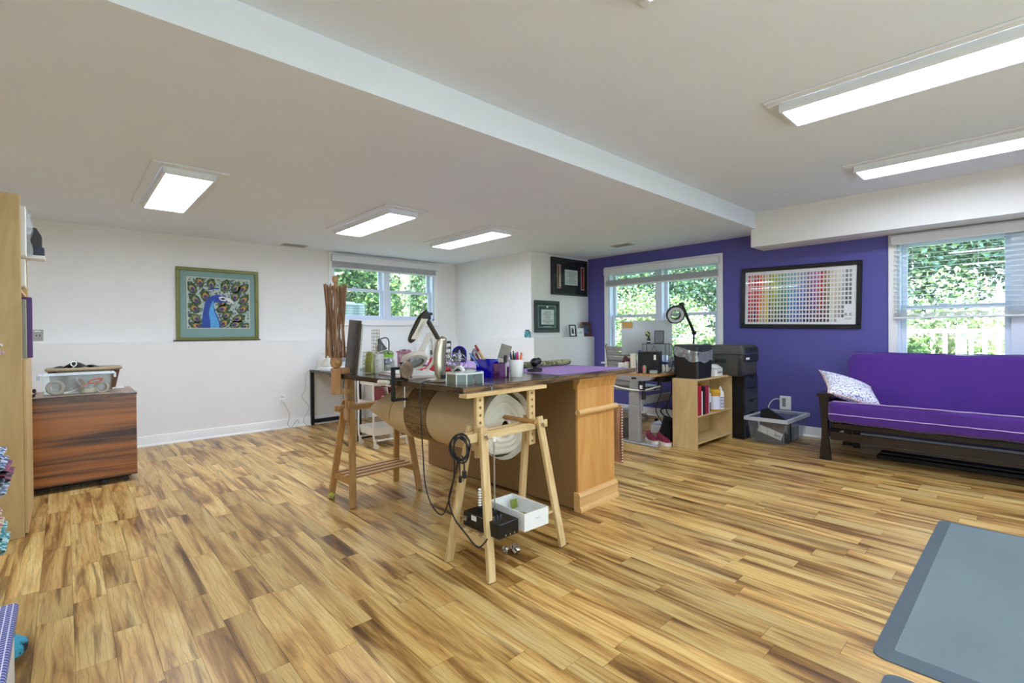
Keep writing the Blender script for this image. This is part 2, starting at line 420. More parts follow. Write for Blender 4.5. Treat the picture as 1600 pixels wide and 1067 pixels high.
# ------------------------------------------------------------------ windows
def window(n, label, loc, rz, W, z0, z1, sill):
    r = sempty('window_%d' % n, label, loc, rz)
    c = .068
    q = B()
    zs = z0 if sill else z0+c
    q.box(0, c, -.018, 0, zs, z1, .003); q.box(W-c, W, -.018, 0, zs, z1, .003); q.box(c, W-c, -.018, 0, z1-c, z1, .003)
    q.ob('casing', m_trim, r)
    q = B()
    if sill:
        q.box(-.05, W+.05, -.06, .02, z0-.028, z0, .006); q.box(.0, W, -.016, 0, z0-.10, z0-.028, .003)
    else:
        q.box(0, W, -.018, 0, z0, z0+c, .003); q.box(-.02, W+.02, -.032, 0, z0-.018, z0, .004)
    q.ob('sill', m_trim, r)
    a, e, lo, hi = c-.006, W-c+.006, z0+(.0 if sill else c-.004), z1-c+.006
    lo = max(lo, z0)
    q = B()
    for bx in ((a, a+.032, 0, .15, lo, hi), (e-.032, e, 0, .15, lo, hi), (a, e, 0, .15, hi-.03, hi), (a, e, 0, .15, lo, lo+.03)): q.box(*bx)
    q.ob('jamb', m_sash, r)
    mid = W/2
    q = B(); q.box(mid-.05, mid+.05, .01, .15, lo+.03, hi-.03); q.ob('mullion', m_sash, r)
    zm = (lo+hi)/2
    for u0, u1 in ((a+.032, mid-.05), (mid+.05, e-.032)):
        for (s0, s1, yy) in ((lo+.03, zm+.02, .06), (zm-.02, hi-.03, .105)):
            q = B(); t = .045
            for bx in ((u0, u0+t, s0, s1), (u1-t, u1, s0, s1), (u0+t, u1-t, s0, s0+t*.9), (u0+t, u1-t, s1-t*.9, s1)):
                q.box(bx[0], bx[1], yy, yy+.035, bx[2], bx[3], .003)
            s_ = q.ob('sash', m_sash, r)
            q = B(); q.box(u0+t-.003, u1-t+.003, yy+.014, yy+.018, s0+t*.9-.003, s1-t*.9+.003)
            q.ob('pane', m_glass, s_, smooth=False)
    q = B()
    for u in (a+.032+.3, mid+.35): q.box(u, u+.06, .052, .072, zm+.02, zm+.034, .003)
    q.ob('sash_lock', m_sash, r)
    return r
window(1, 'high double window above the ledge in the white wall', (XU, 2.80, 0), PI/2, 1.86, 1.385, 2.424, False)
window(2, 'double window in the purple wall behind the computer desk', (-4.697, YP, 0), 0, 1.895, .76, 2.262, True)
window(3, 'double window in the purple wall behind the sofa', (-1.062, YP, 0), 0, 1.895, .76, 2.222, True)

m_blind = mat('blind slat white', 'dfe1e3', .5, var=.01)
def blind(label, loc, rz, W, ztop, vh, slats, stack0, stack1, cords=True):
    r = thing('window_blind', label, 'blind', loc, rz)
    q = B(); q.box(.03, W-.03, -.075, -.062, ztop-vh, ztop-.004, .003); q.box(.03, .042, -.062, -.002, ztop-vh, ztop-.004); q.box(W-.042, W-.03, -.062, -.002, ztop-vh, ztop-.004)
    q.box(.03, W-.03, -.085, -.062, ztop-.018, ztop-.004, .004)
    q.ob('valance', m_blind, r)
    q = B(); q.box(.045, W-.045, -.058, -.004, ztop-.05, ztop-.006); q.ob('headrail', m_blind, r)
    if slats:
        q = B(); q.grid(lambda u, v: Vector((.05+u*(W-.10), -.055+v*.05, .004*math.sin(v*PI))), 1, 4)
        sm = q.mesh('slat', m_blind)
        for z in slats: inst('slat', sm, r, (0, 0, z), (0.05, 0, 0))
    n = max(2, int((stack1-stack0-.022)/.006))
    q = B(); q.box(.05, W-.05, -.055, -.004, 0, .0032, .001); sm = q.mesh('slat', m_blind)
    for k in range(n):
        inst('slat', sm, r, (0, rng.uniform(-.002, .002), stack0+.022+k*(stack1-stack0-.022)/n))
    q = B(); q.box(.05, W-.05, -.058, -.002, stack0, stack0+.02, .004); q.ob('bottom_rail', m_blind, r)
    q = B()
    for u in (.2, W*.36, W*.64, W-.2):
        q.cyl((u, -.057, stack1), (u, -.057, ztop-vh), .0012, n=5); q.cyl((u, -.003, stack1), (u, -.003, ztop-vh), .0012, n=5)
        q.box(u-.008, u+.008, -.06, -.001, stack0-.004, stack0)
    q.ob('ladder_cord', m_blind, r)['kind'] = 'stuff'
    if cords:
        q = B(); q.cyl((W-.10, -.08, ztop-vh), (W-.10, -.08, ztop-.95), .0014, n=5); q.cyl((W-.10, -.08, ztop-.98), (W-.10, -.08, ztop-.94), .006, .003, n=8)
        q.ob('pull_cord', m_blind, r)
    return r
blind('white blind drawn up tight at the high white-wall window', (XU-.0, 2.80, 0), PI/2, 1.86, 2.388, .10, [], 2.19, 2.30, False)
blind('white blind half raised at the window behind the computer desk', (-4.697, YP, 0), 0, 1.895, 2.235, .105, [2.105, 2.07], 1.945, 2.05)
blind('white blind with open slats at the window behind the sofa', (-1.062, YP, 0), 0, 1.895, 2.205, .10, [2.09-.046*k for k in range(15)], 1.345, 1.41, False)

# ------------------------------------------------------------------ ceiling lights and vents
m_lampf = mat('lamp housing white', 'e4e7ea', .5, var=.01)
m_diff = mat('lit diffuser', 'ffffff', .4, emit='dde9ff', es=LAMP_STRENGTH)
def ceiling_light(label, x0, y0, z, L=1.39, W=.47, off=.07):
    r = thing('ceiling_light', label, 'ceiling light', (x0, y0, z), 0, 'long rectangular ceiling lights')
    q = B()
    for bx in ((0, L, 0, .06), (0, L, W-.06, W), (0, .07, .06, W-.06), (L-.07, L, .06, W-.06)):
        q.box(bx[0], bx[1], bx[2], bx[3], -.014, 0, .004)
    q.box(.06, L-.06, .055, W-.055, -.006, 0)
    q.ob('trim_plate', m_lampf, r)
    a0, a1, c0, c1 = .065, L-.065, off, off+.32
    q = B()
    for bx in ((a0, a1, c0, c0+.018), (a0, a1, c1-.018, c1), (a0, a0+.018, c0+.018, c1-.018), (a1-.018, a1, c0+.018, c1-.018)):
        q.box(bx[0], bx[1], bx[2], bx[3], -.062, -.008, .003)
    q.ob('housing', m_lampf, r)
    q = B(); q.box(a0+.016, a1-.016, c0+.016, c1-.016, -.056, -.05)
    q.ob('diffuser', m_diff, r, smooth=False)
    return r
ceiling_light('lit ceiling light nearest the peacock picture', -5.45, .45, ZC)
ceiling_light('lit ceiling light, middle of the three on the low ceiling', -5.45, 2.18, ZC)
ceiling_light('lit ceiling light on the low ceiling nearest the boxed-out corner', -5.47, 3.47, ZC)
ceiling_light('lit ceiling light on the high ceiling, nearer of the pair at the right', -1.135, 3.14, ZH)
ceiling_light('lit ceiling light on the high ceiling beside the bulkhead', -1.12, 4.84, ZH)
ceiling_light('ceiling light whose corner tips in at the top edge of the photo', -1.135, 1.37, ZH)
ceiling_light('unseen added ceiling light on the low ceiling behind the photographer', -5.45, -1.3, ZC)  # unseen fixture, added because the room needs its light
ceiling_light('unseen added ceiling light on the high ceiling behind the photographer', -1.135, -.9, ZH)  # also out of view, added for overall room light
m_vent = mat('vent metal', 'b9b6ae', .5)
def vent(label, x, y, rz):
    r = thing('ceiling_vent', label, 'vent', (x, y, ZC), rz, 'ceiling air vents')
    q = B()
    for bx in ((-.155, .155, -.08, -.062), (-.155, .155, .062, .08), (-.155, -.125, -.062, .062), (.125, .155, -.062, .062)): q.box(bx[0], bx[1], bx[2], bx[3], -.006, 0, .002)
    q.ob('frame', m_vent, r)
    q = B(); q.box(-.126, .126, -.063, .063, -.0015, -.0005); q.ob('duct', m_dark, r)
    q = B(); q.obox((0, 0, 0), (.25, .012, .0015), (.5, 0, 0)); sm = q.mesh('louver', m_vent)
    for k in range(7): inst('louver', sm, r, (0, -.051+.017*k, -.005))
vent('small grey ceiling vent beside the white wall', -6.74, 2.28, PI/2)
vent('small grey ceiling vent near the purple wall', -3.888, 5.67, 0)
# ------------------------------------------------------------------ trestles, worktop, island
m_pine = wood_mat('pale pine', 'c8a670', 'dcc08c', (14, 14, 1.2), 2.2, .55)
m_pineY = wood_mat('pale pine lengthwise', 'c8a670', 'dcc08c', (14, 1.2, 14), 2.2, .55)
m_pineX = wood_mat('pale pine crosswise', 'c8a670', 'dcc08c', (1.2, 14, 14), 2.2, .55)
m_oldpine = wood_mat('amber pine', 'a67a45', 'c2955c', (14, 14, 1.2), 2.2, .5)
m_oldpineY = wood_mat('amber pine lengthwise', 'a67a45', 'c2955c', (14, 1.2, 14), 2.2, .5)
def holed_board(q, y0, y1, z0, z1, t, n, r):
    h = (z1-z0)/n; yc = (y0+y1)/2
    for k in range(n):
        a, c = z0+k*h, z0+(k+1)*h; zc = (a+c)/2
        outer = [(y1, zc), (y1, c), (yc, c), (y0, c), (y0, zc), (y0, a), (yc, a), (y1, a)]
        V = {}
        for x in (-t/2, t/2):
            V[x] = ([q.bm.verts.new((x, u, v)) for u, v in outer], [q.bm.verts.new((x, yc+r*math.cos(i*PI/4), zc+r*math.sin(i*PI/4))) for i in range(8)])
        for i in range(8):
            j = (i+1) % 8
            for x in (-t/2, t/2): q.bm.faces.new((V[x][0][i], V[x][0][j], V[x][1][j], V[x][1][i]))
            q.bm.faces.new((V[-t/2][1][i], V[-t/2][1][j], V[t/2][1][j], V[t/2][1][i]))
            if i in (7, 0, 3, 4) or (k == n-1 and i in (1, 2)) or (k == 0 and i in (5, 6)):
                q.bm.faces.new((V[-t/2][0][i], V[-t/2][0][j], V[t/2][0][j], V[t/2][0][i]))
def trestle(label, loc, rz, mz, my, mx):
    r = thing('trestle', label, 'trestle', loc, rz, 'wooden trestles under the worktop')
    for sy in (-1, 1):
        for sx in (-1, 1):
            q = B(); q.bar((sx*.168, sy*.283, .003), (sx*.047, sy*.222, .745), .047, .022, ref=(1, 0, 0), bev=.002)
            lg = q.ob('leg', mz, r)
            q = B(); q.cyl((sx*.05, sy*.224, .70), (sx*.078, sy*.224, .70), .006, n=8); q.obox((sx*.08, sy*.224, .70), (.006, .012, .034), (.5, 0, 0), .002)
            q.ob('wing_nut', m_steel, lg)
        q = B(); holed_board(q, sy*.205-.026, sy*.205+.026, .58, .902, .02, 8, .0085); q.ob('upright', mz, r)
        q = B(); q.box(-.135, .135, sy*.262-.011, sy*.262+.011, .148, .196, .002); q.ob('end_rail', mx, r)
        q = B(); q.cyl((-.05, sy*.205, .722), (.05, sy*.205, .722), .007, n=8); q.ob('peg', mx, r)
    for sx in (-1, 1):
        q = B(); q.box(sx*.024-.011, sx*.024+.011, -.315, .315, .672, .715, .002); q.ob('cross_bar', my, r)
    q = B(); q.box(-.032, .032, -.315, .315, .902, .923, .002); q.ob('top_rail', my, r)
    q = B(); q.box(-.022, .022, -.272, .272, .196, .209, .002); sm = q.mesh('slat', my)
    for x in (-.108, -.036, .036, .108): inst('slat', sm, r, (x, 0, 0))
    return r
trestle('pale pine trestle at the near end of the dark worktop', (-2.015, 1.812, 0), .055, m_pine, m_pineY, m_pineX)
trestle('amber pine trestle under the far left end of the worktop', (-3.475, 1.765, 0), .055, m_oldpine, m_oldpineY, m_oldpineY)

m_top = wood_mat('dark stained top', '241910', '4f3b28', (2.2, 9, 26), 1.6, .25, coat=.3)
q = B(); q.prism([(-2.0, 1.50), (-2.11, 3.25), (-4.05, 3.15), (-4.0, 2.35), (-3.56, 2.37), (-3.51, 1.425)], .9235, .955)
wt = tag(q.ob('worktop', m_top, smooth=False), 'dark stained wooden worktop laid across trestles and maple island', 'worktop')
q = B(); q.prism([(-1.9985, 1.502), (-2.1085, 3.248), (-2.111, 3.248), (-2.001, 1.502)], .9245, .9535); q.ob('worn_edge', wood_mat('worn brown edge', '3a2817', '8a6a45', (3, 3, 40), 2.2, .5), wt, smooth=False)

m_maple = wood_mat('orange maple', 'c98f4b', 'dba662', (10, 10, 1.2), 1.6, .35, coat=.2)
m_mapleY = wood_mat('maple moulding', 'd6a665', 'e2b97a', (10, 1.2, 10), 1.6, .35, coat=.2)
m_hard = mat('brown hardboard', '8a683f', .6, var=.08, scale=40)
isl = thing('island_cabinet', 'orange maple island cabinet with brown hardboard back under the worktop', 'island', (-2.145, 2.59, 0), .045)
q = B(); q.box(-1.75, -.02, .012, .44, .03, .9225); q.ob('body', m_maple, isl)
q = B(); q.box(-1.75, -.42, 0, .012, .012, .9225); q.ob('back_panel', m_hard, isl)
q = B(); q.box(-.417, -.02, -.003, .012, .012, .9225); q.ob('back_panel', m_hard, isl)
q = B(); q.box(-.02, 0, 0, .45, .01, .9225, .002); q.ob('end_panel', m_maple, isl)
def mould(prof, z0, y0=-.012, y1=.462):
    q = B(); M = Matrix(((1, 0, 0, 0), (0, 0, 1, y0), (0, 1, 0, z0), (0, 0, 0, 1)))
    q.prism([(x, z) for x, z in prof], 0, y1-y0, M); return q
mould([(-.03, 0), (.032, 0), (.034, .012), (.026, .03), (.02, .036), (.02, .095), (.024, .105), (.014, .122), (0, .13), (-.03, .13)], .0).ob('base_moulding', m_mapleY, isl)
q = B(); q.cyl((.006, -.012, .682), (.006, .466, .682), .021, n=16); q.ob('half_round_moulding', m_mapleY, isl)
mould([(-.03, 0), (0, 0), (.006, .008), (.008, .03), (.022, .052), (.026, .075), (.03, .0785), (-.03, .0785)], .844, -.01, .46).ob('crown_moulding', m_maple, isl)
q = B(); q.box(-1.7, -.9, .442, .456, .10, .86, .003); dd = q.ob('door', m_maple, isl)
q = B(); q.cyl((-1.0, .456, .5), (-1.0, .475, .5), .01, n=10); q.ob('knob', m_steel, dd)
q = B(); q.box(-.86, -.06, .442, .456, .10, .86, .003); dd = q.ob('door', m_maple, isl)
q = B(); q.cyl((-.78, .456, .5), (-.78, .475, .5), .01, n=10); q.ob('knob', m_steel, dd)
# folded rug hanging beside the island
m_rug = mat('tan woven rug', 'c0906a', .95, var=.15, scale=60, bump=.4, bscale=200)
rg = thing('folded_rug', 'tan rug with red and white whipped edge hanging behind the island end', 'rug', (-2.145, 3.10, 0), .045)
q = B(); q.grid(lambda u, v: Vector((-.30+u*.285, .012+.008*math.sin(u*9+v*4), .235+v*.44)), 12, 12)
q.grid(lambda u, v: Vector((-.30+u*.285, .045+.008*math.sin(u*9+v*4), .235+v*.44)), 12, 12); q.ob('cloth', m_rug, rg)
m_red = mat('red thread', '8c2b2e', .9); m_wth = mat('white thread', 'e4dccd', .9)
q = B()
for k in range(42): q.mi = k % 2; q.sph((-.012, .03, .238+k*.0104), (.004, .009, .006), 8)
q.ob('whipped_edge', [m_red, m_wth], rg)

# batting roll on a dowel
m_kraft = mat('kraft paper', 'd2b990', .7, var=.08, scale=6, bump=.25, bscale=14)
m_band = mat('printed kraft band', '9a7a50', .65, var=.2, scale=30)
m_ink = mat('dark brown ink', '3a2a18', .7)
m_batt = mat('white cotton batting', 'e6dfcd', .95, var=.05, scale=20, bump=.5, bscale=40)
ax = Vector((-math.cos(.055), -math.sin(.055), 0))
rl = thing('batting_roll', 'fat roll of white cotton batting wrapped in brown paper under worktop', 'fabric roll', (-2.2, 1.945, .685), 0)
q = B()
def rollpt(u, v, R=.2):
    a = u*2*PI; t = v*1.245; rr = R
    if t > .90:
        k = (t-.90)/.345; rr = R*(1-.93*k**1.7)
    else: rr = R*(1+.012*math.sin(a*3+t*5))
    side = Vector((-ax.y, ax.x, 0))
    bend = .17*max(0, (t-.90)/.345)**2
    sag = -.012*max(0, (t-.90)/.345)
    return ax*t + side*(bend+math.cos(a)*rr) + Vector((0, 0, math.sin(a)*rr*.985 + sag))
q.grid(lambda u, v: rollpt(u, .0+v), 48, 30, True); q.ob('paper_wrap', m_kraft, rl)
q = B(); q.grid(lambda u, v: rollpt(u, .40+v*.21, .2022), 48, 6, True); bd = q.ob('printed_band', m_band, rl)
q = B()
for k in range(26):
    a = -.25+k*.042
    pts = [rollpt((a+.0)/(2*PI), .41+.19*j/4, .2032) for j in range(5)]
    if k % 13 == 0: q.tube(pts, .0016, 4)
    else:
        for j in range(4):
            if (k*7+j*3) % 5: q.tube([pts[j].lerp(pts[j+1], .08), pts[j].lerp(pts[j+1], .9)], .0009, 4)
for k in range(16):
    a = -.68+.09*(k % 4)+.02*(k//4); v0 = .415+.175*((k*5 % 16)/16)
    q.tube([rollpt((a+.05*math.cos(t*.9))/(2*PI), v0+.014*math.sin(t*.9), .2034) for t in range(8)], .0014, 4)
for v in (.405, .605): q.tube([rollpt(j/40, v, .2032) for j in range(40)], .0016, 4, True)
q.ob('printing', m_ink, bd)
q = B(); q.tube(bez([rollpt(a/(2*PI), v, .2015) for a, v in ((.85, .66), (.5, .70), (.2, .74), (-.1, .76), (-.4, .78))], 6), .0022, 5); q.ob('paper_fold', m_band, rl)
q = B(); side = Vector((-ax.y, ax.x, 0))
def face(u, v):
    a = u*2*PI; rr = .025+v*(.168+.012*math.sin(a*2+1)+.006*math.sin(5*a))
    d = .012*math.sin(v*30+.5*math.sin(a))+.02*(1-v)
    return -ax*(.012+d*.5) + side*math.cos(a)*rr + Vector((0, 0, math.sin(a)*rr-.004))
q.grid(face, 40, 22, True); q.ob('batting', m_batt, rl)
q = B(); q.lathe([(.199, 0), (.205, -.02), (.206, -.05)], (0, 0, 0), 40, ax, cap=False); q.ob('paper_lip', m_batt, rl)
q = B(); q.cyl(-ax*.27+Vector((0, 0, .044)), ax*1.36+Vector((0, 0, .044)), .0135, n=14); q.ob('dowel', m_oldpineY, rl)

# ------------------------------------------------------------------ left: walnut cabinet, birch shelf
m_walnut = wood_mat('banded walnut', '3c1c08', 'a8652a', (1, .55, 15), 1.1, .25, dist=.9, lo=.36, hi=.60, coat=.3)
m_wtop = wood_mat('worn walnut top', '8a7361', 'a58f7a', (2, 2, 8), 2, .4)
cab = thing('walnut_cabinet', 'low glossy walnut cabinet on casters beside the birch shelf', 'cabinet', (-5.25, -.42, 0), .0)
q = B(); q.box(-.62, 0, .0, .872, .055, .735, .004); q.ob('body', m_walnut, cab)
q = B(); q.box(-.625, .004, -.004, .876, .735, .759, .004); q.ob('top', m_walnut, cab)
q = B(); q.box(-.61, -.006, .006, .866, .7585, .7600); q.ob('top_veneer', m_wtop, cab)
q = B(); q.box(0, .0015, -.004, .876, .7335, .7355); q.ob('edge_strip', mat('pale edge strip', 'd8c9b4', .5), cab)
q = B(); q.box(-.58, -.03, .04, .83, .04, .055); q.ob('plinth', m_dark, cab)
for x, y in ((-.05, .06), (-.05, .66), (-.57, .06), (-.57, .81), (-.05, .80)):
    q = B(); q.cyl((x-.012, y, .02), (x+.012, y, .02), .0195, n=14); q.box(x-.02, x+.02, y-.014, y+.014, .03, .044); q.ob('caster', m_blackmetal, cab)

m_birch = wood_mat('birch', 'c3a470', 'd3b682', (6, 6, 1), 2.0, .5, dist=1.6)
sh = thing('birch_bookshelf', 'tall birch bookshelf at the left edge, seen side-on', 'bookshelf', (-4.255, -.19, 0), 0, rot=(0, -.008, 0))
q = B(); q.box(0, .019, -.36, 0, .0, 2.115, .002); q.ob('side_panel', m_birch, sh)
q = B(); q.box(-.78, -.761, -.36, 0, .0, 2.115, .002); q.ob('side_panel', m_birch, sh)
q = B(); q.box(-.761, 0, -.36, -.352, .0, 2.115); q.ob('back_panel', m_birch, sh)
for z in (.06, 1.10, 1.55, 1.745, 2.10):
    q = B(); q.box(-.761, 0, -.352, -.01, z-.018, z, .002); q.ob('shelf', m_birch, sh)
q = B(); q.box(-.345, .0, 0, .016, .02, 1.092, .002); q.ob('door', m_birch, sh)
q = B(); q.box(-.70, -.349, 0, .016, .02, 1.092, .002); q.ob('door', m_birch, sh)

# ------------------------------------------------------------------ sofa and mats
m_dkwood = wood_mat('espresso wood', '140e0c', '261a16', (3, 12, 12), 2.5, .35, coat=.2)
m_futon = mat('purple futon cover', '4a1f80', .9, var=.06, scale=3, bump=.5, bscale=6, sheen=.3)
m_pipe = mat('pale piping', 'b79bc9', .8)
sf = thing('futon_sofa', 'purple futon sofa with dark wooden arms below the blinds', 'sofa', (-1.44, 5.28, 0), 0)
def arm(x):
    q = B(); P_ = []
    # flared front post, profile in x-z, extruded along y
    prof = [(.012, 0), (.104, 0), (.092, .1), (.082, .22), (.078, .35), (.082, .5), (.092, .58), (.10, .60), (.006, .60), (.016, .5), (.026, .4), (.03, .3), (.026, .18), (.018, .08)]
    M = Matrix(((1, 0, 0, x), (0, 0, 1, .06), (0, 1, 0, 0), (0, 0, 0, 1)))
    q.prism(prof, 0, .045, M); q.ob('front_post', m_dkwood, sf)
    q = B(); M = Matrix(((1, 0, 0, x), (0, 0, 1, .88), (0, 1, 0, 0), (0, 0, 0, 1))); q.prism(prof, 0, .045, M); q.ob('rear_post', m_dkwood, sf)
    q = B(); q.box(x-.012, x+.122, .04, .94, .60, .632, .006)
    q.ob('arm_rest', m_dkwood, sf)
    q = B(); q.box(x+.04, x+.07, .105, .88, .20, .27, .003); q.box(x+.04, x+.07, .105, .88, .50, .56, .003); q.ob('side_rail', m_dkwood, sf)
    q = B(); q.box(x+.05, x+.062, 0, .035, .27, .50, .002); sm = q.mesh('side_slat', m_dkwood)
    for k in range(7): inst('side_slat', sm, sf, (0, .17+k*.105, 0))
arm(0); arm(2.05)
q = B(); q.box(.095, 2.06, .075, .10, .195, .272, .003); q.ob('front_rail', m_dkwood, sf)
q = B(); q.box(.095, 2.06, .85, .875, .195, .272, .003); q.ob('rear_rail', m_dkwood, sf)
q = B(); q.box(.1, 2.06, .13, .15, .30, .345, .002); q.ob('seat_rail', m_dkwood, sf)
for x in (.12, 2.0):
    q = B(); q.box(x, x+.06, .80, .84, 0.0, .195, .002); q.box(x-.03, x+.03, .79, .84, .05, .10, .003); q.ob('foot', m_black, sf)
q = B(); q.box(0, .022, .12, .74, .345, .36); sm = q.mesh('seat_slat', m_dkwood)
for k in range(14): inst('seat_slat', sm, sf, (.16+k*.138, 0, -.003-.0), (0, 0, 0))
Lm = 1.98; x0m = .088
def mattress(secs, name):
    """secs: closed list of (y,z) for the cross-section, swept along x with rounded ends and wrinkles"""
    q = B(); n = len(secs); cy_ = sum(p[0] for p in secs)/n; cz_ = sum(p[1] for p in secs)/n
    def fn(u, v):
        i = u*n; k = int(i) % n; f_ = i-int(i); a, c = secs[k], secs[(k+1) % n]
        y_, z_ = a[0]+(c[0]-a[0])*f_, a[1]+(c[1]-a[1])*f_
        e = min(v, 1-v)*Lm; s_ = 1.0 if e > .05 else math.sqrt(max(0, 1-((.05-e)/.05)**2))*.16+.84
        wr = .004*math.sin(v*Lm*7+u*11)+.003*math.sin(v*Lm*17+u*5)
        return Vector((x0m+v*Lm, cy_+(y_-cy_)*s_+wr, cz_+(z_-cz_)*s_+wr))
    q.grid(fn, n, 60, True)
    for v in (0, 1): q.bm.faces.new([q.bm.verts.new(fn(i/n, v)) for i in range(n)])
    return q.ob(name, m_futon, sf, ang=60)
def rounded(pts, r=.04, n=5):
    out = []; m = len(pts)
    for i in range(m):
        p, a, c = Vector(pts[i]), Vector(pts[i-1]), Vector(pts[(i+1) % m])
        d1 = (a-p).normalized(); d2 = (c-p).normalized()
        for k in range(n):
            t = k/(n-1); out.append(tuple(p+d1*r*(1-t)**2+d2*r*t**2))
    return out
seat = mattress(rounded([(-.02, .37), (-.015, .575), (.70, .47), (.76, .34)], .045), 'seat_mattress')
back = mattress(rounded([(.655, .44), (.80, 1.005), (.985, .985), (.84, .40)], .05), 'back_mattress')
q = B(); q.tube([Vector((x0m+.02+Lm*.98*i/40, -.024+.0015*math.sin(i*.9), .453+.0012*math.sin(i*1.7))) for i in range(41)], .0045, 6); q.ob('piping', m_pipe, seat)
q = B(); q.tube([Vector((x0m+.05+Lm*.95*i/40, -.006, .572+.0012*math.sin(i*1.3))) for i in range(41)], .0045, 6); q.ob('piping', m_pipe, seat)
q = B(); q.tube([Vector((x0m+.05+Lm*.95*i/40, .805, 1.003+.002*math.sin(i*1.3))) for i in range(41)], .004, 6); q.ob('piping', m_futon, back)
# pillow
m_pil = mat('white pillow with navy swirls', 'eceaf0', .9, scale=85, col2='565a94', c2lo=.52, c2hi=.60)
m_peach = mat('peach piping', 'e6a98c', .8)
def pillow(u, v, side):
    a, c = (u-.5)*2, (v-.5)*2
    px = a*.245*(1-.10*(1-abs(a))*0 + .0) * (1-.12*(1-c*c)); py = c*.245*(1-.12*(1-a*a))
    h = .085*((1-a*a)*(1-c*c))**.45
    return Vector((px, py, side*h))
pl = thing('throw_pillow', 'white throw pillow with navy swirl print leaning on the sofa arm', 'pillow', (0, 0, 0), 0)
A_ = Vector((-1.535, 5.73, .825)); e1 = Vector((.48, .30, -.20)).normalized(); e2 = Vector((.2, -.45, -.195)); e2 = (e2-e1*e2.dot(e1)).normalized(); e3 = e1.cross(e2)
pl.matrix_world = Matrix((e1, e2, e3)).transposed().to_4x4(); pl.matrix_world = Matrix.Translation(A_+e1*.245+e2*.245) @ pl.matrix_world
q = B(); q.grid(lambda u, v: pillow(u, v, 1), 18, 18); q.grid(lambda u, v: pillow(u, v, -1), 18, 18); bmesh.ops.remove_doubles(q.bm, verts=q.bm.verts[:], dist=.0008); q.ob('cushion', m_pil, pl, ang=80)
q = B(); q.tube([pillow(t, 0, 0) for t in [i/12 for i in range(13)]]+[pillow(1, t, 0) for t in [i/12 for i in range(1, 13)]]+[pillow(1-t, 1, 0) for t in [i/12 for i in range(1, 13)]]+[pillow(0, 1-t, 0) for t in [i/12 for i in range(1, 12)]], .004, 6, True); q.ob('piping', m_peach, pl)
# dark flat frame lying under the sofa
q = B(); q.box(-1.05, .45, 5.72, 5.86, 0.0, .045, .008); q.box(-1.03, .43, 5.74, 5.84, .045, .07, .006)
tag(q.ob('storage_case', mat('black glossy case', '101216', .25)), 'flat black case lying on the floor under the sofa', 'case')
m_matt = mat('grey blue foam mat', '6f7d80', .8, var=.12, scale=2.5, bump=.35, bscale=260, stretch=(1, .35, 1))
m_matb = mat('mat bevel', '566268', .8, var=.06, bump=.35, bscale=260)
def floor_mat(label, x0, x1, y0, y1, mm=m_matt):
    r = thing('foam_mat', label, 'mat', (0, 0, 0), 0, 'grey-blue foam floor mats')
    def rr(x0, x1, y0, y1, rad, z):
        out = []
        for cx, cy_, a0 in ((x1-rad, y1-rad, 0), (x0+rad, y1-rad, PI/2), (x0+rad, y0+rad, PI), (x1-rad, y0+rad, 1.5*PI)):
            out += [Vector((cx+rad*math.cos(a0+t*PI/10), cy_+rad*math.sin(a0+t*PI/10), z)) for t in range(6)]
        return out
    q = B(); L0 = [q.bm.verts.new(v) for v in rr(x0, x1, y0, y1, .045, .0005)]; L1 = [q.bm.verts.new(v) for v in rr(x0, x1, y0, y1, .045, .005)]; L2 = [q.bm.verts.new(v) for v in rr(x0+.062, x1-.062, y0+.062, y1-.062, .01, .019)]
    n = len(L0)
    for a, c in ((L0, L1), (L1, L2)):
        for i in range(n): q.bm.faces.new((a[i], a[(i+1) % n], c[(i+1) % n], c[i]))
    q.bm.faces.new(list(reversed(L0))); q.ob('bevelled_rim', m_matb, r)
    q = B(); q.bm.faces.new([q.bm.verts.new(v) for v in rr(x0+.062, x1-.062, y0+.062, y1-.062, .01, .019)]); q.ob('top', mm, r)
floor_mat('large grey-blue foam mat at the lower right of the floor', -.432, .35, 2.24, 4.145)
floor_mat('second grey foam mat, only a corner showing at the bottom edge', -.372, .4, .3, 2.165)
# ------------------------------------------------------------------ right back: bookcase, drawers, desk
bk = thing('birch_bookcase', 'low open birch bookcase standing beside the black drawer unit', 'bookcase', (-2.665, 4.80, 0), .0)
q = B(); q.box(0, .275, 0, .018, 0, .735, .001); q.ob('side_panel', m_birch, bk)
q = B(); q.box(0, .275, .835, .853, 0, .735, .001); q.ob('side_panel', m_birch, bk)
q = B(); q.box(0, .275, .018, .835, .717, .735, .001); q.ob('top', m_birch, bk)
q = B(); q.box(0.008, .27, .018, .835, .337, .353, .001); q.ob('shelf', m_birch, bk)
q = B(); q.box(0.008, .27, .018, .835, .055, .072, .001); q.ob('bottom', m_birch, bk)
q = B(); q.box(0, .008, .018, .835, .02, .717); q.ob('back_panel', m_birch, bk)
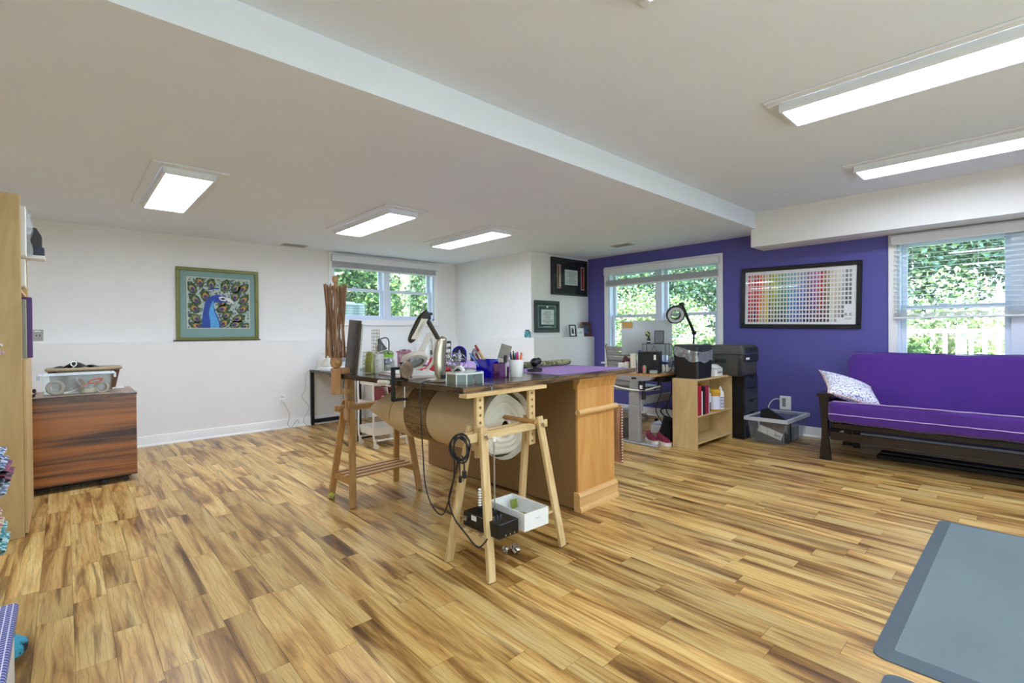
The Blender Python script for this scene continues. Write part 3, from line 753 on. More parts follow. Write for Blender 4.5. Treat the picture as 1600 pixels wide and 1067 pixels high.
# books and bottles on its middle shelf
def book(label, y, t, h, col, d=.19, lean=0.0, page='e8e2d4'):
    r = thing('book', label, 'book', (-2.398, y, .3535), 0, rot=(lean, 0, 0))
    c = mat('book cover '+col, col, .45); pg = mat('pages '+page, page, .8)
    q = B(); q.box(-d, 0, 0, .0025, 0, h); q.box(-d, 0, t-.0025, t, 0, h); q.box(-.0025, 0, .0025, t-.0025, 0, h); q.ob('cover', c, r)
    q = B(); q.box(-d+.006, -.004, .0027, t-.0027, .003, h-.005); q.ob('pages', pg, r)
book('thick crimson binder nearest the bookcase side', 4.840, .078, .31, 'a81e34')
book('thin white booklet between crimson and black binders', 4.922, .022, .25, 'e4e0da')
book('black binder between the two crimson binders', 4.948, .055, .30, '1c1c1e')
book('crimson binder with slanted top beside the black binder', 5.008, .07, .30, '9c2238')
book('slim purple and white book at the right of the binders', 5.082, .022, .275, 'b9b0c4')
r = thing('paper_box', 'small brown box with a white lid on the bookcase shelf', 'box', (-2.54, 5.112, .3535))
q = B(); q.box(0, .10, 0, .11, 0, .10, .002); q.ob('body', mat('brown card', '6b4726', .6), r)
q = B(); q.box(-.002, .102, -.002, .112, .10, .205, .004); q.ob('lid', m_wplastic, r)
r = thing('wipes_canister', 'yellow wipes canister with a white label on the bookcase shelf', 'canister', (-2.45, 5.315, .3535))
myel = mat('yellow plastic', 'd8a92c', .4)
q = B(); q.lathe([(.064, 0), (.068, .006), (.068, .20), (.062, .206)], n=24); q.ob('body', mat('amber plastic', 'c98f30', .4), r)
q = B(); q.lathe([(.069, .206), (.069, .228), (.06, .236), (.02, .24), (0, .24)], n=24); q.ob('cap', myel, r)
q = B(); q.lathe([(.0686, .02), (.0686, .165)], n=24, cap=False); q.ob('paper_label', mat('pale label', 'dcdcea', .6), r)
r = thing('cleaner_box', 'small yellow carton behind the wipes canister', 'box', (-2.64, 5.30, .3535))
q = B(); q.box(0, .05, 0, .085, 0, .285, .002); q.ob('carton', myel, r)
q = B(); q.cyl((.05, .05, .25), (.052, .05, .25), .008, n=10); q.ob('hole_mark', m_dark, r)
r = thing('spray_bottle', 'white bottle with blue print at the far end of the bookcase shelf', 'bottle', (-2.445, 5.47, .3535))
q = B(); q.lathe([(.036, 0), (.04, .006), (.04, .16), (.034, .195), (.016, .215), (.014, .225)], n=20); q.ob('body', m_wplastic, r)
q = B(); q.lathe([(.017, .222), (.017, .238), (.008, .242), (.006, .258), (0, .26)], n=16); q.ob('cap', m_wplastic, r)
q = B()
for k in range(7): q.lathe([(.0405, .02+k*.018), (.0405, .03+k*.018-(k % 2)*.004)], n=20, cap=False)
q.ob('printing', mat('blue print', '4b55a0', .5), r)
# shredder bin on top
m_bag = clear_mat('thin plastic bag', 'f2f4f4', .35, .22, .15, 'b9bdbf')
r = thing('shredder_bin', 'black paper shredder bin with a plastic bag bunched under its head', 'shredder', (-2.66, 4.835, .7355), .02)
q = B()
def binp(z): k = z/.36; return .0-.03*k, .245+.0*k, -.03*k, .36+.03*k
def ring_box(q, lv):
    R_ = []
    for z, (x0, x1, y0, y1) in lv:
        R_.append([q.bm.verts.new((x, y, z)) for x, y in ((x0+.02, y0), (x1-.02, y0), (x1, y0+.02), (x1, y1-.02), (x1-.02, y1), (x0+.02, y1), (x0, y1-.02), (x0, y0+.02))])
    for a, c in zip(R_, R_[1:]):
        for i in range(8): q.bm.faces.new((a[i], a[(i+1) % 8], c[(i+1) % 8], c[i]))
    q.bm.faces.new(list(reversed(R_[0]))); q.bm.faces.new(R_[-1])
ring_box(q, [(0, (.0, .255, .02, .35)), (.24, (-.015, .262, .0, .365)), (.27, (-.018, .265, -.004, .37))]); q.ob('bin', m_black, r)
q = B(); ring_box(q, [(.27, (-.018, .262, -.004, .368)), (.335, (-.02, .264, -.006, .37)), (.36, (-.008, .25, .008, .355))]); hd = q.ob('head', m_black, r)
q = B(); q.box(.2645, .268, .09, .33, .285, .33, .002); q.ob('control_recess', mat('dark grey gloss', '33373a', .25), hd)
q = B()
def bagf(u, v):
    a = u*2*PI; cx, cyy = .123, .183
    ex, ey = .158, .205
    s_ = (abs(math.cos(a))**4+abs(math.sin(a))**4)**-.25
    wob = .006*math.sin(a*13)+.004*math.sin(a*29+v*7)
    g_ = math.cos(a+.35); zl = .235-.065*g_+.012*math.sin(a*7); zt_ = .338-.055*max(0, g_)
    return Vector((cx+math.cos(a)*(ex*s_+wob)*(1), cyy+math.sin(a)*(ey*s_+wob), zt_+(zl-zt_)*v))
q.grid(bagf, 64, 8, True); q.ob('plastic_bag', m_bag, r)
# white printer box
r = thing('label_printer', 'small white label printer on the bookcase beside the shredder', 'printer', (-2.53, 5.275, .7355), .06)
q = B(); ring_box(q, [(0, (0, .125, 0, .20)), (.085, (0, .125, 0, .20)), (.125, (.0, .07, .01, .19))]); q.ob('body', m_wplastic, r)
q = B(); q.box(.1252, .1268, .04, .16, .03, .05); q.ob('slot', m_gplastic, r)
q = B(); q.box(.0, .126, -.001, .201, .084, .087); q.ob('seam', m_gplastic, r)
# black drawers
m_bdraw = mat('black brown foil', '141416', .35); m_bface = mat('charcoal drawer front', '2b2f36', .3)
r = thing('drawer_unit', 'narrow black drawer unit between the birch bookcase and clear tub', 'drawers', (-2.60, 5.672, 0), 0)
q = B(); q.box(0, .335, 0, .36, .0, .725, .002); q.ob('body', m_bdraw, r)
for k in range(5):
    z0 = .025+k*.139
    q = B(); q.box(.335, .35, .004, .356, z0, z0+.134, .002); d_ = q.ob('drawer', m_bface, r)
    q = B(); M = Matrix(((0, 0, 1, .349), (1, 0, 0, .18), (0, 1, 0, z0+.134), (0, 0, 0, 1)))
    q.prism([(-.06, .0005), (.06, .0005), (.045, -.018), (.02, -.026), (-.02, -.026), (-.045, -.018)], 0, .002, M); q.ob('finger_notch', m_dark, d_)
# cooler
m_cool = mat('charcoal cooler plastic', '4a4946', .5); m_cool2 = mat('dark cooler plastic', '26282b', .45)
r = thing('portable_cooler', 'charcoal portable cooler box standing on the black drawer unit', 'cooler', (-2.60, 5.53, .7255), 0)
q = B(); ring_box(q, [(0, (.02, .35, .03, .43)), (.02, (.01, .36, .02, .44)), (.24, (-.01, .375, .0, .455))]); q.ob('body', m_cool, r)
q = B(); q.box(.372, .385, .02, .435, .16, .235, .004); q.box(.33, .36, .0, .45, .0, .2, .003); pnl = q.ob('end_panel', m_cool2, r)
q = B(); q.box(.384, .388, .08, .17, .185, .21, .001); q.ob('badge', m_wplastic, pnl)
q = B(); ring_box(q, [(.247, (-.02, .383, -.008, .462)), (.30, (-.02, .383, -.008, .462)), (.345, (.0, .36, .015, .44))]); ld = q.ob('lid', m_cool, r)
q = B()
for k in range(9): q.box(.03+k*.036, .05+k*.036, .02, .43, .344, .352, .002)
q.ob('lid_rib', m_cool, ld)
q = B(); q.box(.383, .39, .05, .40, .262, .325, .004); ctl = q.ob('control_panel', m_cool2, ld)
q = B(); q.cyl((.389, .2, .295), (.393, .2, .295), .018, n=14); q.ob('dial', m_black, ctl)
q = B(); q.box(.388, .392, .05, .40, .244, .252); q.ob('latch_strip', m_chrome, r)
q = B(); q.box(.06, .2, -.004, .008, .15, .19, .006); q.ob('handle_recess', m_cool2, r)
# clear tub
m_clear = clear_mat('clear tub plastic', 'fafcff', .05, .06, .08, 'dfe6ee')
m_rim = clear_mat('milky tub rim', 'f4f7fa', .6, .12, .1, 'e9edf2')
r = thing('clear_tub', 'clear plastic storage tub full of dark folders beside the drawer unit', 'storage tub', (-2.205, 5.60, 0), 0)
q = B(); q.hbox(.0, .40, .0, .68, .004, .275, .004, .03); q.ob('bin', m_clear, r)
q = B()
for bx in ((-.025, .425, -.025, .004), (-.025, .425, .676, .705), (-.025, .004, .004, .676), (.396, .425, .004, .676)): q.box(bx[0], bx[1], bx[2], bx[3], .272, .285)
for bx in ((-.025, .425, -.025, -.019), (-.025, .425, .699, .705), (-.025, -.019, -.019, .699), (.419, .425, -.019, .699)): q.box(bx[0], bx[1], bx[2], bx[3], .248, .272)
q.ob('rim', m_rim, r)
for k in range(5):
    q = B(); q.box(.05+k*.08, .058+k*.08, -.004, 0.002, .06, .25); q.ob('rib', m_clear, r)
    q = B(); q.box(.398, .404, .08+k*.13, .088+k*.13, .06, .25); q.ob('rib', m_clear, r)
r = thing('black_folder', 'black folder sticking up out of the clear tub', 'folder', (-2.14, 5.72, .03), 0)
q = B(); q.prism([(0, 0), (.33, 0), (.33, .20), (.09, .345), (.02, .31)], 0, .02, Matrix(((1, 0, 0, 0), (0, .0, -1, .06), (0, 1, 0, 0), (0, 0, 0, 1)))); q.ob('cover', m_black, r)
q = B(); q.prism([(.005, .005), (.32, .005), (.32, .18), (.09, .32)], 0, .012, Matrix(((1, 0, 0, 0), (0, .0, -1, .085), (0, 1, 0, 0), (0, 0, 0, 1)))); q.ob('sheet_bundle', mat('charcoal card', '3a3a3e', .6), r)
r = thing('dark_box', 'dark grey box lying inside the clear tub', 'box', (-2.15, 5.66, .01), 0)
q = B(); q.box(0, .29, 0, .0499, 0, .16, .004); q.ob('carton', mat('charcoal card'), r)
q = B(); q.box(.06, .30, .16, .5, 0, .15, .004); q.ob('carton', mat('mid grey card', '77777a', .6), r)
r = thing('paper_label_strip', 'crooked white paper label printed in black inside the clear tub', 'label', (-2.10, 5.655, .17), 0, rot=(0, .30, 0))
q = B(); q.box(0, .25, -.004, 0, -.045, .03); q.ob('paper', mat('cream paper', 'e3dbcf', .8), r)
text_mesh('lettering', 'hrs', .05, Matrix(((1, 0, 0, .205), (0, 0, -1, -.0045), (0, 1, 0, -.012), (0, 0, 0, 1))), m_ink, r)
r = thing('tape_reel', 'grey cable reel inside the clear tub', 'reel', (-1.855, 5.78, .16), 0)
q = B(); q.lathe([(.05, -.012), (.05, .012)], n=20, axis=(1, 0, 0), cap=False); q.lathe([(.028, .012), (.052, .012), (.052, .015), (.028, .015)], n=20, axis=(1, 0, 0), cap=False); q.ob('spool', m_gplastic, r)
# outlet with plugs behind the tub
r = thing('surge_outlet', 'white wall outlet adapter with plugs on the purple wall above the tub', 'outlet', (-2.055, YP, .375), 0)
q = B(); q.box(-.062, .062, -.03, 0, -.09, .075, .008); q.ob('body', m_wplastic, r)
q = B(); q.box(-.03, .01, -.034, -.03, -.05, .05, .003); q.ob('plug_face', m_gplastic, r)
q = B(); q.tube(bez([(-.055, -.02, .03), (-.10, -.025, .035), (-.15, -.03, .0), (-.19, -.02, -.08), (-.2, -.015, -.2)], 6), .006, 7); q.ob('cord', m_wplastic, r)
# ------------------------------------------------------------------ standing desk and what stands on it
m_dgrey = mat('grey powder coat', '9c9c9a', .45, .2); m_desktop = wood_mat('acacia top', '9a6b3c', 'c99a62', (10, 1.4, 4), 2, .4)
dk = thing('standing_desk', 'grey-legged standing desk with acacia top before the purple-wall window', 'desk', (-3.02, 4.64, 0), 0)
def rrect(x0, x1, y0, y1, r):
    o = []
    for cx, cy_, a0 in ((x1-r, y1-r, 0), (x0+r, y1-r, PI/2), (x0+r, y0+r, PI), (x1-r, y0+r, 1.5*PI)):
        o += [(cx+r*math.cos(a0+t*PI/10), cy_+r*math.sin(a0+t*PI/10)) for t in range(6)]
    return o
q = B(); q.prism(rrect(-.46, .26, -.02, 1.45, .09), .752, .777); q.ob('top', m_desktop, dk)
for y in (0, 1.2):
    q = B(); q.box(-.27, .28, y-.035, y+.035, 0, .02, .006); q.ob('foot', m_dgrey, dk)
    q = B(); q.box(-.075, .06, y-.03, y+.03, .02, .43, .006); q.ob('column', m_dgrey, dk)
    q = B(); q.box(-.07, .055, y-.026, y+.026, .43, .56, .005); q.box(-.064, .049, y-.022, y+.022, .56, .70, .005); q.ob('inner_column', m_dgrey, dk)
    q = B(); q.prism([(-.24, .752), (.24, .752), (.20, .715), (.08, .695), (-.08, .695), (-.20, .715)], -.03, .03, Matrix(((1, 0, 0, 0), (0, 0, 1, y), (0, 1, 0, 0), (0, 0, 0, 1)))); br = q.ob('bracket', m_dgrey, dk)
    q = B(); q.box(-.03, .03, y-.036, y-.029, .715, .735, .002); q.ob('plate_slot', m_black, br)
q = B(); q.box(-.04, .03, .03, 1.17, .42, .50, .004); q.ob('cross_beam', m_dgrey, dk)
q = B(); q.box(-.2, .16, .35, .95, .66, .75, .01); q.ob('cable_tray', m_black, dk)
q = B(); q.tube(bez([(-.30, .0, .70), (-.28, -.02, .63), (-.12, -.02, .60), (.1, -.02, .60), (.13, .3, .62)], 8), .008, 8); q.ob('cable', m_wplastic, dk)
q = B(); q.box(.07, .13, -.045, -.005, .60, .70, .004); q.box(.10, .14, -.04, -.01, .50, .59, .004); ct = q.ob('control_box', m_black, dk)
q = B(); q.box(.085, .115, -.047, -.045, .615, .655); q.ob('sticker', m_wplastic, ct)
q = B(); q.cyl((.07, .0, .36), (.07, .0, .49), .022, n=14); q.ob('cable_grip', m_gplastic, dk)
def cordset(label, pts, r, m, name='power_cord'):
    q = B(); q.tube(bez(pts, 8), r, 7); return tag(q.ob(name, m), label, 'cord')
for i, (dx, dy, lab) in enumerate(((0, 0, 'black cable hanging furthest left under the standing desk'), (.06, .12, 'black cable hanging in the middle under the standing desk'), (.10, .25, 'black cable hanging beside the bookcase under the desk'))):
    cordset(lab, [(-2.86+dx, 4.9+dy, .745), (-2.85+dx, 4.88+dy, .55), (-2.90+dx, 4.86+dy, .36), (-2.82+dx, 4.86+dy, .22), (-2.88+dx, 4.9+dy, .10), (-2.80+dx, 5.0+dy, .06)], .006, m_black)
# chair
m_chairf = mat('grey quilted leather', '8d8a86', .5)
ch = thing('office_chair', 'grey channel-quilted office chair tucked behind the standing desk', 'chair', (-3.80, 5.86, 0), PI-.25)
for k in range(5):
    q = B(); a = k*2*PI/5; q.bar((0, 0, .075), (.27*math.cos(a), .27*math.sin(a), .055), .04, .03, bev=.004); q.ob('base_arm', m_chrome, ch)
    q = B(); q.cyl((.27*math.cos(a)-.012, .27*math.sin(a), .0255), (.27*math.cos(a)+.012, .27*math.sin(a), .0255), .025, n=14); q.ob('caster', m_black, ch)
q = B(); q.cyl((0, 0, .06), (0, 0, .43), .025, n=14); q.ob('gas_post', m_chrome, ch)
for k in range(6):
    q = B(); q.box(-.24, .24, -.23+k*.078, -.155+k*.078, .43, .50, .018, seg=3); q.ob('seat_pad', m_chairf, ch)
for k in range(8):
    q = B(); z = .50+k*.068; y = .235+k*.012; q.box(-.225, .225, y, y+.035, z, z+.062, .015, seg=3); q.ob('back_pad', m_chairf, ch)
for s in (-1, 1):
    q = B(); q.tube(bez([(s*.235, -.2, .44), (s*.245, .2, .45), (s*.245, .26, .55), (s*.24, .33, .98), (s*.22, .36, 1.05), (s*.2, .34, 1.06)], 6), .011, 8); q.ob('side_frame', m_chrome, ch)
    q = B(); q.tube(bez([(s*.25, .25, .62), (s*.28, .1, .68), (s*.28, -.12, .67), (s*.26, -.16, .52), (s*.245, -.1, .45)], 6), .013, 8); q.ob('armrest', m_black, ch)
# monitor
m_alu = mat('silver aluminium', 'b6bfc0', .4, .35, var=.02)
mo = thing('desktop_computer', 'silver all-in-one computer seen from behind with a tan sticky note', 'computer', (-3.24, 5.22, .7775), .26)
def panelf(u, v):
    a = (u-.5)*.62; z = .175+v*.42; bul = .035*max(0, 1-(2*(u-.5))**2)*max(0, 1-(2*(v-.5))**2)
    return Vector((a, -.008-bul, z))
q = B(); q.grid(panelf, 14, 10); q.box(-.31, .31, -.008, .002, .175, .595, .002); q.ob('back_shell', m_alu, mo)
q = B(); q.box(-.305, .305, .002, .006, .18, .59); q.ob('screen', m_black, mo)
q = B(); q.prism([(.0, .0), (.16, 0), (.16, .006), (.05, .012), (-.03, .28), (-.045, .28), (.0, .0)][:6], -.09, .09, Matrix(((0, 0, 1, 0), (-1, 0, 0, .09), (0, 1, 0, 0), (0, 0, 0, 1)))); q.ob('stand', m_alu, mo)
q = B(); q.box(-.29, -.165, -.027, -.0255, .505, .58); q.ob('sticky_note', mat('tan sticky note', 'c49a58', .8), mo, 'tan sticky note')
q = B(); q.cyl((.03, -.044, .43), (.03, -.0455, .43), .03, n=18); stk = q.ob('sticker', mat('dark print', '2b2f2b', .6), mo)
q = B(); q.mi = 0; q.sph((.02, -.046, .44), (.012, .001, .014), 8); q.sph((.04, -.046, .425), (.01, .001, .012), 8); q.ob('sticker_print', mat('lime print', 'c5cc5a', .6), stk)
# wire rack with phone
r = thing('wire_riser', 'black wire shelf riser holding a small tablet on the standing desk', 'riser', (-2.98, 5.0, .7775), .25)
m_wire = mat('grey wire', '5a5a5c', .4, .6)
for sx in (-.13, .13):
    q = B(); q.tube([(sx, -.07, 0), (sx, -.07, .315), (sx, .08, .315), (sx, .08, 0)], .004, 6); q.ob('wire_leg', m_wire, r)
q = B(); q.box(-.14, .14, -.075, .085, .315, .321, .002); q.ob('wire_shelf', m_wire, r)
q = B(); q.cyl((-.13, -.07, .06), (.0, -.07, .30), .003, n=6); q.cyl((.13, -.07, .06), (.0, -.07, .30), .003, n=6); q.ob('cross_wire', m_wire, r)
r = thing('tablet', 'small grey tablet propped up on the wire riser', 'tablet', (-2.94, 5.0, 1.0992), .25, rot=(-.12, 0, .25))
q = B(); q.box(-.055, .055, -.004, .004, 0.001, .15, .003); q.ob('body', m_black, r)
q = B(); q.box(-.047, .047, -.0052, -.004, .008, .142); q.ob('glass', mat('grey screen', '6c7074', .3), r)
r = thing('mini_microphone', 'small dark speaker beside the tablet on the wire riser', 'speaker', (-3.06, 4.98, 1.0987), .25)
q = B(); q.lathe([(.02, 0), (.022, .004), (.022, .05), (.018, .056), (.012, .06), (.012, .09), (.0, .094)], n=16); q.ob('body', m_black, r)
q = B(); q.lathe([(.0225, .02), (.0225, .03)], n=16, cap=False); q.ob('band', m_wplastic, r)
# black speaker box
r = thing('speaker_box', 'black box with a white sticker on the standing desk', 'speaker', (-2.93, 4.79, .7775), .3)
q = B(); q.box(-.11, .11, -.09, .11, 0, .235, .004); q.ob('cabinet', m_black, r)
q = B(); q.box(.065, .09, -.0915, -.09, .15, .205); q.ob('sticker', m_wplastic, r)
q = B(); q.cyl((-.02, -.09, .1), (-.02, -.0915, .1), .06, n=24); q.ob('cone', mat('charcoal mesh', '1f1f22', .8), r)
r = thing('trinket', 'small pink and green figure-shaped trinket before the black box', 'ornament', (-2.92, 4.665, .7775), 0)
q = B(); q.lathe([(.006, 0), (.02, .004), (.018, .05), (.022, .06), (.018, .085), (.0, .095)], n=14); q.ob('body', mat('pink swirl', 'd86a7a', .5, scale=30, col2='5fae6a', c2lo=.48, c2hi=.55), r)
r = thing('small_clock', 'small grey desk clock beside the black box', 'clock', (-2.83, 4.70, .7775), .3)
q = B(); q.box(-.04, .04, -.02, .02, 0, .04, .004); q.ob('body', m_gplastic, r)
q = B(); q.box(-.032, .032, -.022, -.02, .008, .032); q.ob('display', mat('pale lcd', '9fae9c', .4), r)
def can(label, x, y, r_, h, m, name='paper_tube'):
    r = thing(name, label, 'tube', (x, y, .7775), 0)
    q = B(); q.lathe([(r_, 0), (r_, h), (r_-.004, h), (r_-.004, .004), (0, .004)], n=20); q.ob('wall', m, r)
    return r
can('tall cream tube standing on the front of the standing desk', -3.07, 4.68, .034, .215, mat('cream card', 'd9d2c0', .6))
can('short cream tube left of the tall one on the standing desk', -3.165, 4.70, .026, .12, mat('cream card'), 'paper_tube')
r = thing('cube_box', 'small white cube box at the left of the standing desk', 'box', (-3.28, 4.78, .7775), .2)
q = B(); q.box(-.04, .04, -.04, .04, 0, .10, .003); q.ob('carton', m_wplastic, r)
q = B(); q.box(.0, .03, -.0412, -.04, .02, .05); q.ob('print_mark', m_gplastic, r)
r = thing('spray_can', 'white can with a purple cap on the standing desk', 'can', (-3.1, 4.86, .7775), 0)
q = B(); q.lathe([(.028, 0), (.03, .004), (.03, .19), (.022, .205)], n=18); q.ob('body', m_wplastic, r)
q = B(); q.lathe([(.02, .205), (.02, .245), (0, .248)], n=14); q.ob('cap', mat('purple cap', '56479c', .4), r)
# stack of papers at the right of the desk
for k, (c, lab) in enumerate((('d9d6cf', 'lowest'), ('8590a8', 'middle'), ('c9ccd2', 'topmost'))):
    q = B(); q.box(-2.86, -2.78, 5.05, 5.22, .7775+k*.06, .7775+k*.06+.058, .003)
    tag(q.ob('stationery_box', mat('stationery '+c, c, .6, scale=40, col2='55585f', c2lo=.56, c2hi=.62)), lab+' white patterned stationery box stacked at the right of the desk', 'box', 'stationery boxes on the desk')
r = thing('maroon_cloth', 'dark maroon cloth heaped on the desk below the computer', 'cloth', (-3.34, 5.0, .7775), .3)
q = B(); q.grid(lambda u, v: Vector(((u-.5)*.26, (v-.5)*.2, .002+.16*math.sin(u*PI)**.6*math.sin(v*PI)**.6*(1+.2*math.sin(u*14+v*8)))), 20, 18); q.ob('fold', mat('maroon fabric', '4a1a2c', .9, var=.2), r)
cordset('black cord drooping from the wire riser to the desk top', [(-2.86, 5.05, 1.10), (-2.83, 5.09, 1.08), (-2.80, 5.08, .98), (-2.79, 5.03, .86), (-2.80, 4.98, .785), (-2.86, 4.95, .782)], .004, m_black)
# ring magnifier lamp
rl_ = thing('ring_lamp', 'black ring magnifier lamp on a jointed arm before the window', 'lamp', (-2.85, 5.62, .7775), 0)
q = B(); q.lathe([(.05, 0), (.05, .012), (.014, .018), (.012, .05)], n=20); q.ob('base', m_black, rl_)
J0 = Vector((0, .0, .05)); J1 = Vector((.0, .03, .30)); J2 = Vector((.0, .04, .44)); J3 = Vector((-.02, -.22, .78))
q = B(); q.cyl(J0, J2, .012, n=12); q.ob('lower_arm', m_black, rl_)
q = B(); q.cyl(J2-Vector((.02, 0, 0)), J2+Vector((.02, 0, 0)), .024, n=14); q.ob('elbow', m_black, rl_)
q = B(); q.bar(J2, J3, .03, .022, bev=.003); q.ob('upper_arm', m_black, rl_)
q = B(); q.cyl(J3-Vector((.025, 0, 0)), J3+Vector((.025, 0, 0)), .022, n=14); q.cyl(J3, J3+Vector((-.03, -.09, -.03)), .012, n=10); q.ob('wrist', m_black, rl_)
hc = J3+Vector((.0, -.15, -.125)); hn = Vector((.62, -.72, -.30)).normalized()
q = B(); q.lathe([(.052, -.018), (.098, -.02), (.108, -.01), (.108, .012), (.10, .018)], hc, 32, hn, cap=False); q.lathe([(.10, .018), (.052, .016), (.05, -.018)], hc, 32, hn, cap=False); hd = q.ob('ring_head', m_black, rl_)
q = B(); q.lathe([(.092, .0195), (.058, .0195)], hc, 32, hn, cap=False); q.ob('led_ring', mat('frosted led', 'b9bcbc', .4), hd)
q = B(); q.lathe([(.052, .004), (0, .008)], hc, 24, hn, cap=False); q.ob('lens', clear_mat('lens glass', 'cfd8d6', .25, .15, .02, '2f3436'), hd)
# trash can with liner
r = thing('waste_bin', 'grey translucent waste bin with a plastic liner under the desk', 'bin', (-3.30, 4.90, 0), 0)
q = B(); q.lathe([(.10, 0), (.125, .30), (.121, .30), (.098, .004), (0, .004)], n=28); q.ob('bin', clear_mat('smoky plastic', 'b9bcbc', .55, .1, .1, '6e7072'), r)
q = B(); q.grid(lambda u, v: Vector((math.cos(u*2*PI)*(.13+.006*math.sin(u*70)+.006*math.sin(v*3)), math.sin(u*2*PI)*(.13+.006*math.sin(u*66)), .325-.085*v-.012*math.sin(u*19))), 72, 5, True); q.ob('liner', m_bag, r)
q = B(); q.grid(lambda u, v: Vector((math.cos(u*2*PI)*(.13-.11*v), math.sin(u*2*PI)*(.13-.11*v), .325+.03*math.sin(u*12)*v-.012*math.sin(u*19)*(1-v)-.04*v)), 48, 6, True); q.ob('liner_top', m_bag, r)
# sneakers and bag
m_sole = mat('white sole', 'e6e3dd', .6); m_snk = mat('crimson sneaker knit', '9c2a44', .8, scale=60, col2='4a2030', c2lo=.5, c2hi=.6)
def sneaker(label, x, y, rz):
    r = thing('sneaker', label, 'shoe', (x, y, 0), rz, 'sneakers under the desk')
    def half(t): return .034+.012*math.sin(t*PI)+.006*math.sin(t*PI*2+3.6)
    q = B(); prof = [(-.13+.26*t, half(t)*(1 if 0 < t < 1 else .4)) for t in [i/12 for i in range(13)]]
    poly = [(a, -h) for a, h in prof]+[(a, h) for a, h in reversed(prof)]
    q.prism(poly, 0, .038); q.ob('sole', m_sole, r)
    q = B(); q.grid(lambda u, v: Vector((-.125+.25*u, math.cos(v*PI)*half(u)*.92*(1 if .02 < u < .98 else .5), .03+math.sin(v*PI)*(.028+.06*max(0, (1-u))**.9)*(1 if .02 < u < .98 else .4))), 14, 10); q.ob('upper', m_snk, r)
    q = B()
    for k in range(4): q.tube([(-.01+k*.022, -.02, .075-k*.008), (-.005+k*.022, 0, .082-k*.008), (-.01+k*.022, .02, .075-k*.008)], .003, 5)
    q.ob('laces', m_wplastic, r)
sneaker('crimson and white sneaker at the left of the pair under the desk', -2.93, 4.82, -.65)
sneaker('crimson and white sneaker nearest the bookcase', -2.79, 4.83, -.55)
r = thing('black_bag', 'slumped black bag on the floor beside the bookcase', 'bag', (-2.86, 5.10, 0), .2)
q = B(); q.grid(lambda u, v: Vector((math.cos(u*2*PI)*(.15-.08*v)*(1+.08*math.sin(u*19)), math.sin(u*2*PI)*(.16-.06*v), .25*v*(1+.12*math.sin(u*12+1)))), 28, 8, True); q.bm.faces.new([q.bm.verts.new((math.cos(a*2*PI/28)*.07, math.sin(a*2*PI/28)*.1, .25*(1+.12*math.sin(a*12/28+1)))) for a in range(28)]); q.ob('body', mat('black nylon', '151517', .8), r)
q = B(); q.tube(bez([(-.05, 0, .24), (-.1, -.03, .33), (.02, -.02, .36), (.08, 0, .24)], 6), .008, 6); q.ob('strap', m_black, r)
r = thing('white_board_box', 'flat white box lying on the floor far under the desk', 'box', (-3.05, 5.55, 0), .1)
q = B(); q.box(-.2, .2, -.25, .25, 0, .09, .004); q.ob('carton', m_wplastic, r)
q = B(); q.box(-.19, .19, -.24, .24, .09, .12, .004); q.ob('lid', mat('pale grey card', 'c9ccd2', .6), r)
# ------------------------------------------------------------------ things on the walls
def poly_ob(name, poly, z, m, parent, M=None, dz=.0006):
    q = B(); q.prism(poly, z, z+dz, M); return q.ob(name, m, parent, smooth=False)
def ell(cx, cy, a, c, rot=0, n=14, tip=0.0):
    o = []
    for i in range(n):
        t = 2*PI*i/n; x, y = a*math.cos(t), c*math.sin(t)
        if tip and math.sin(t) > 0: x *= 1-tip*math.sin(t)**3
        o.append((cx+x*math.cos(rot)-y*math.sin(rot), cy+x*math.sin(rot)+y*math.cos(rot)))
    return o
def frame_bars(q, W, H, w, t, bev=.002):
    q.box(0, W, 0, w, 0, t, bev); q.box(0, W, H-w, H, 0, t, bev); q.box(0, w, w, H-w, 0, t, bev); q.box(W-w, W, w, H-w, 0, t, bev)
FX = Matrix(((0, 0, 1, 0), (1, 0, 0, 0), (0, 1, 0, 0), (0, 0, 0, 1)))     # local xy -> world y,z ; normal +X
FY = Matrix(((1, 0, 0, 0), (0, 0, -1, 0), (0, 1, 0, 0), (0, 0, 0, 1)))    # local xy -> world x,z ; normal -Y
def wall_thing(name, label, cat, loc, base, tilt=0.0, group=None, lean=0.0):
    r = thing(name, label, cat, (0, 0, 0), 0, group)
    M = Matrix.Translation(loc) @ base @ Matrix.Rotation(tilt, 4, 'Z') @ Matrix.Rotation(lean, 4, 'X')
    r.matrix_world = M
    return r
# peacock picture
pk = wall_thing('peacock_picture', 'green-framed mosaic picture of a blue peacock on the white wall', 'picture', (XU, .975, 1.1725), FX, 0)
W, H = .895, .885
m_gold = mat('olive gilt frame', '6f7038', .4, .35, var=.15, scale=20); m_matb2 = mat('blue green mat board', '7f9d97', .8, var=.03)
q = B(); frame_bars(q, W, H, .042, .026, .004); q.ob('frame', m_gold, pk)
q = B(); q.box(-.028, W+.018, -.012+.012, .012, -.0, .034, .002); q.ob('ledge_strip', mat('dark olive strip', '3c3b20', .5), pk)
q = B(); q.box(.04, W-.04, .04, H-.04, .002, .010); q.ob('mat_board', m_matb2, pk, smooth=False)
a0, a1, c0, c1 = .118, .785, .155, .765
q = B(); frame_bars(q, a1-a0+.016, c1-c0+.016, .008, .0125, 0); o = q.ob('inner_border', mat('cream border', 'cfd0c4', .7), pk); o.location = (a0-.008, c0-.008, 0)
q = B(); q.box(a0, a1, c0, c1, .010, .011); q.ob('art_panel', mat('peacock ground', 'aebdb0', .7, scale=45, col2='4f5f6a', c2lo=.48, c2hi=.58), pk, smooth=False)
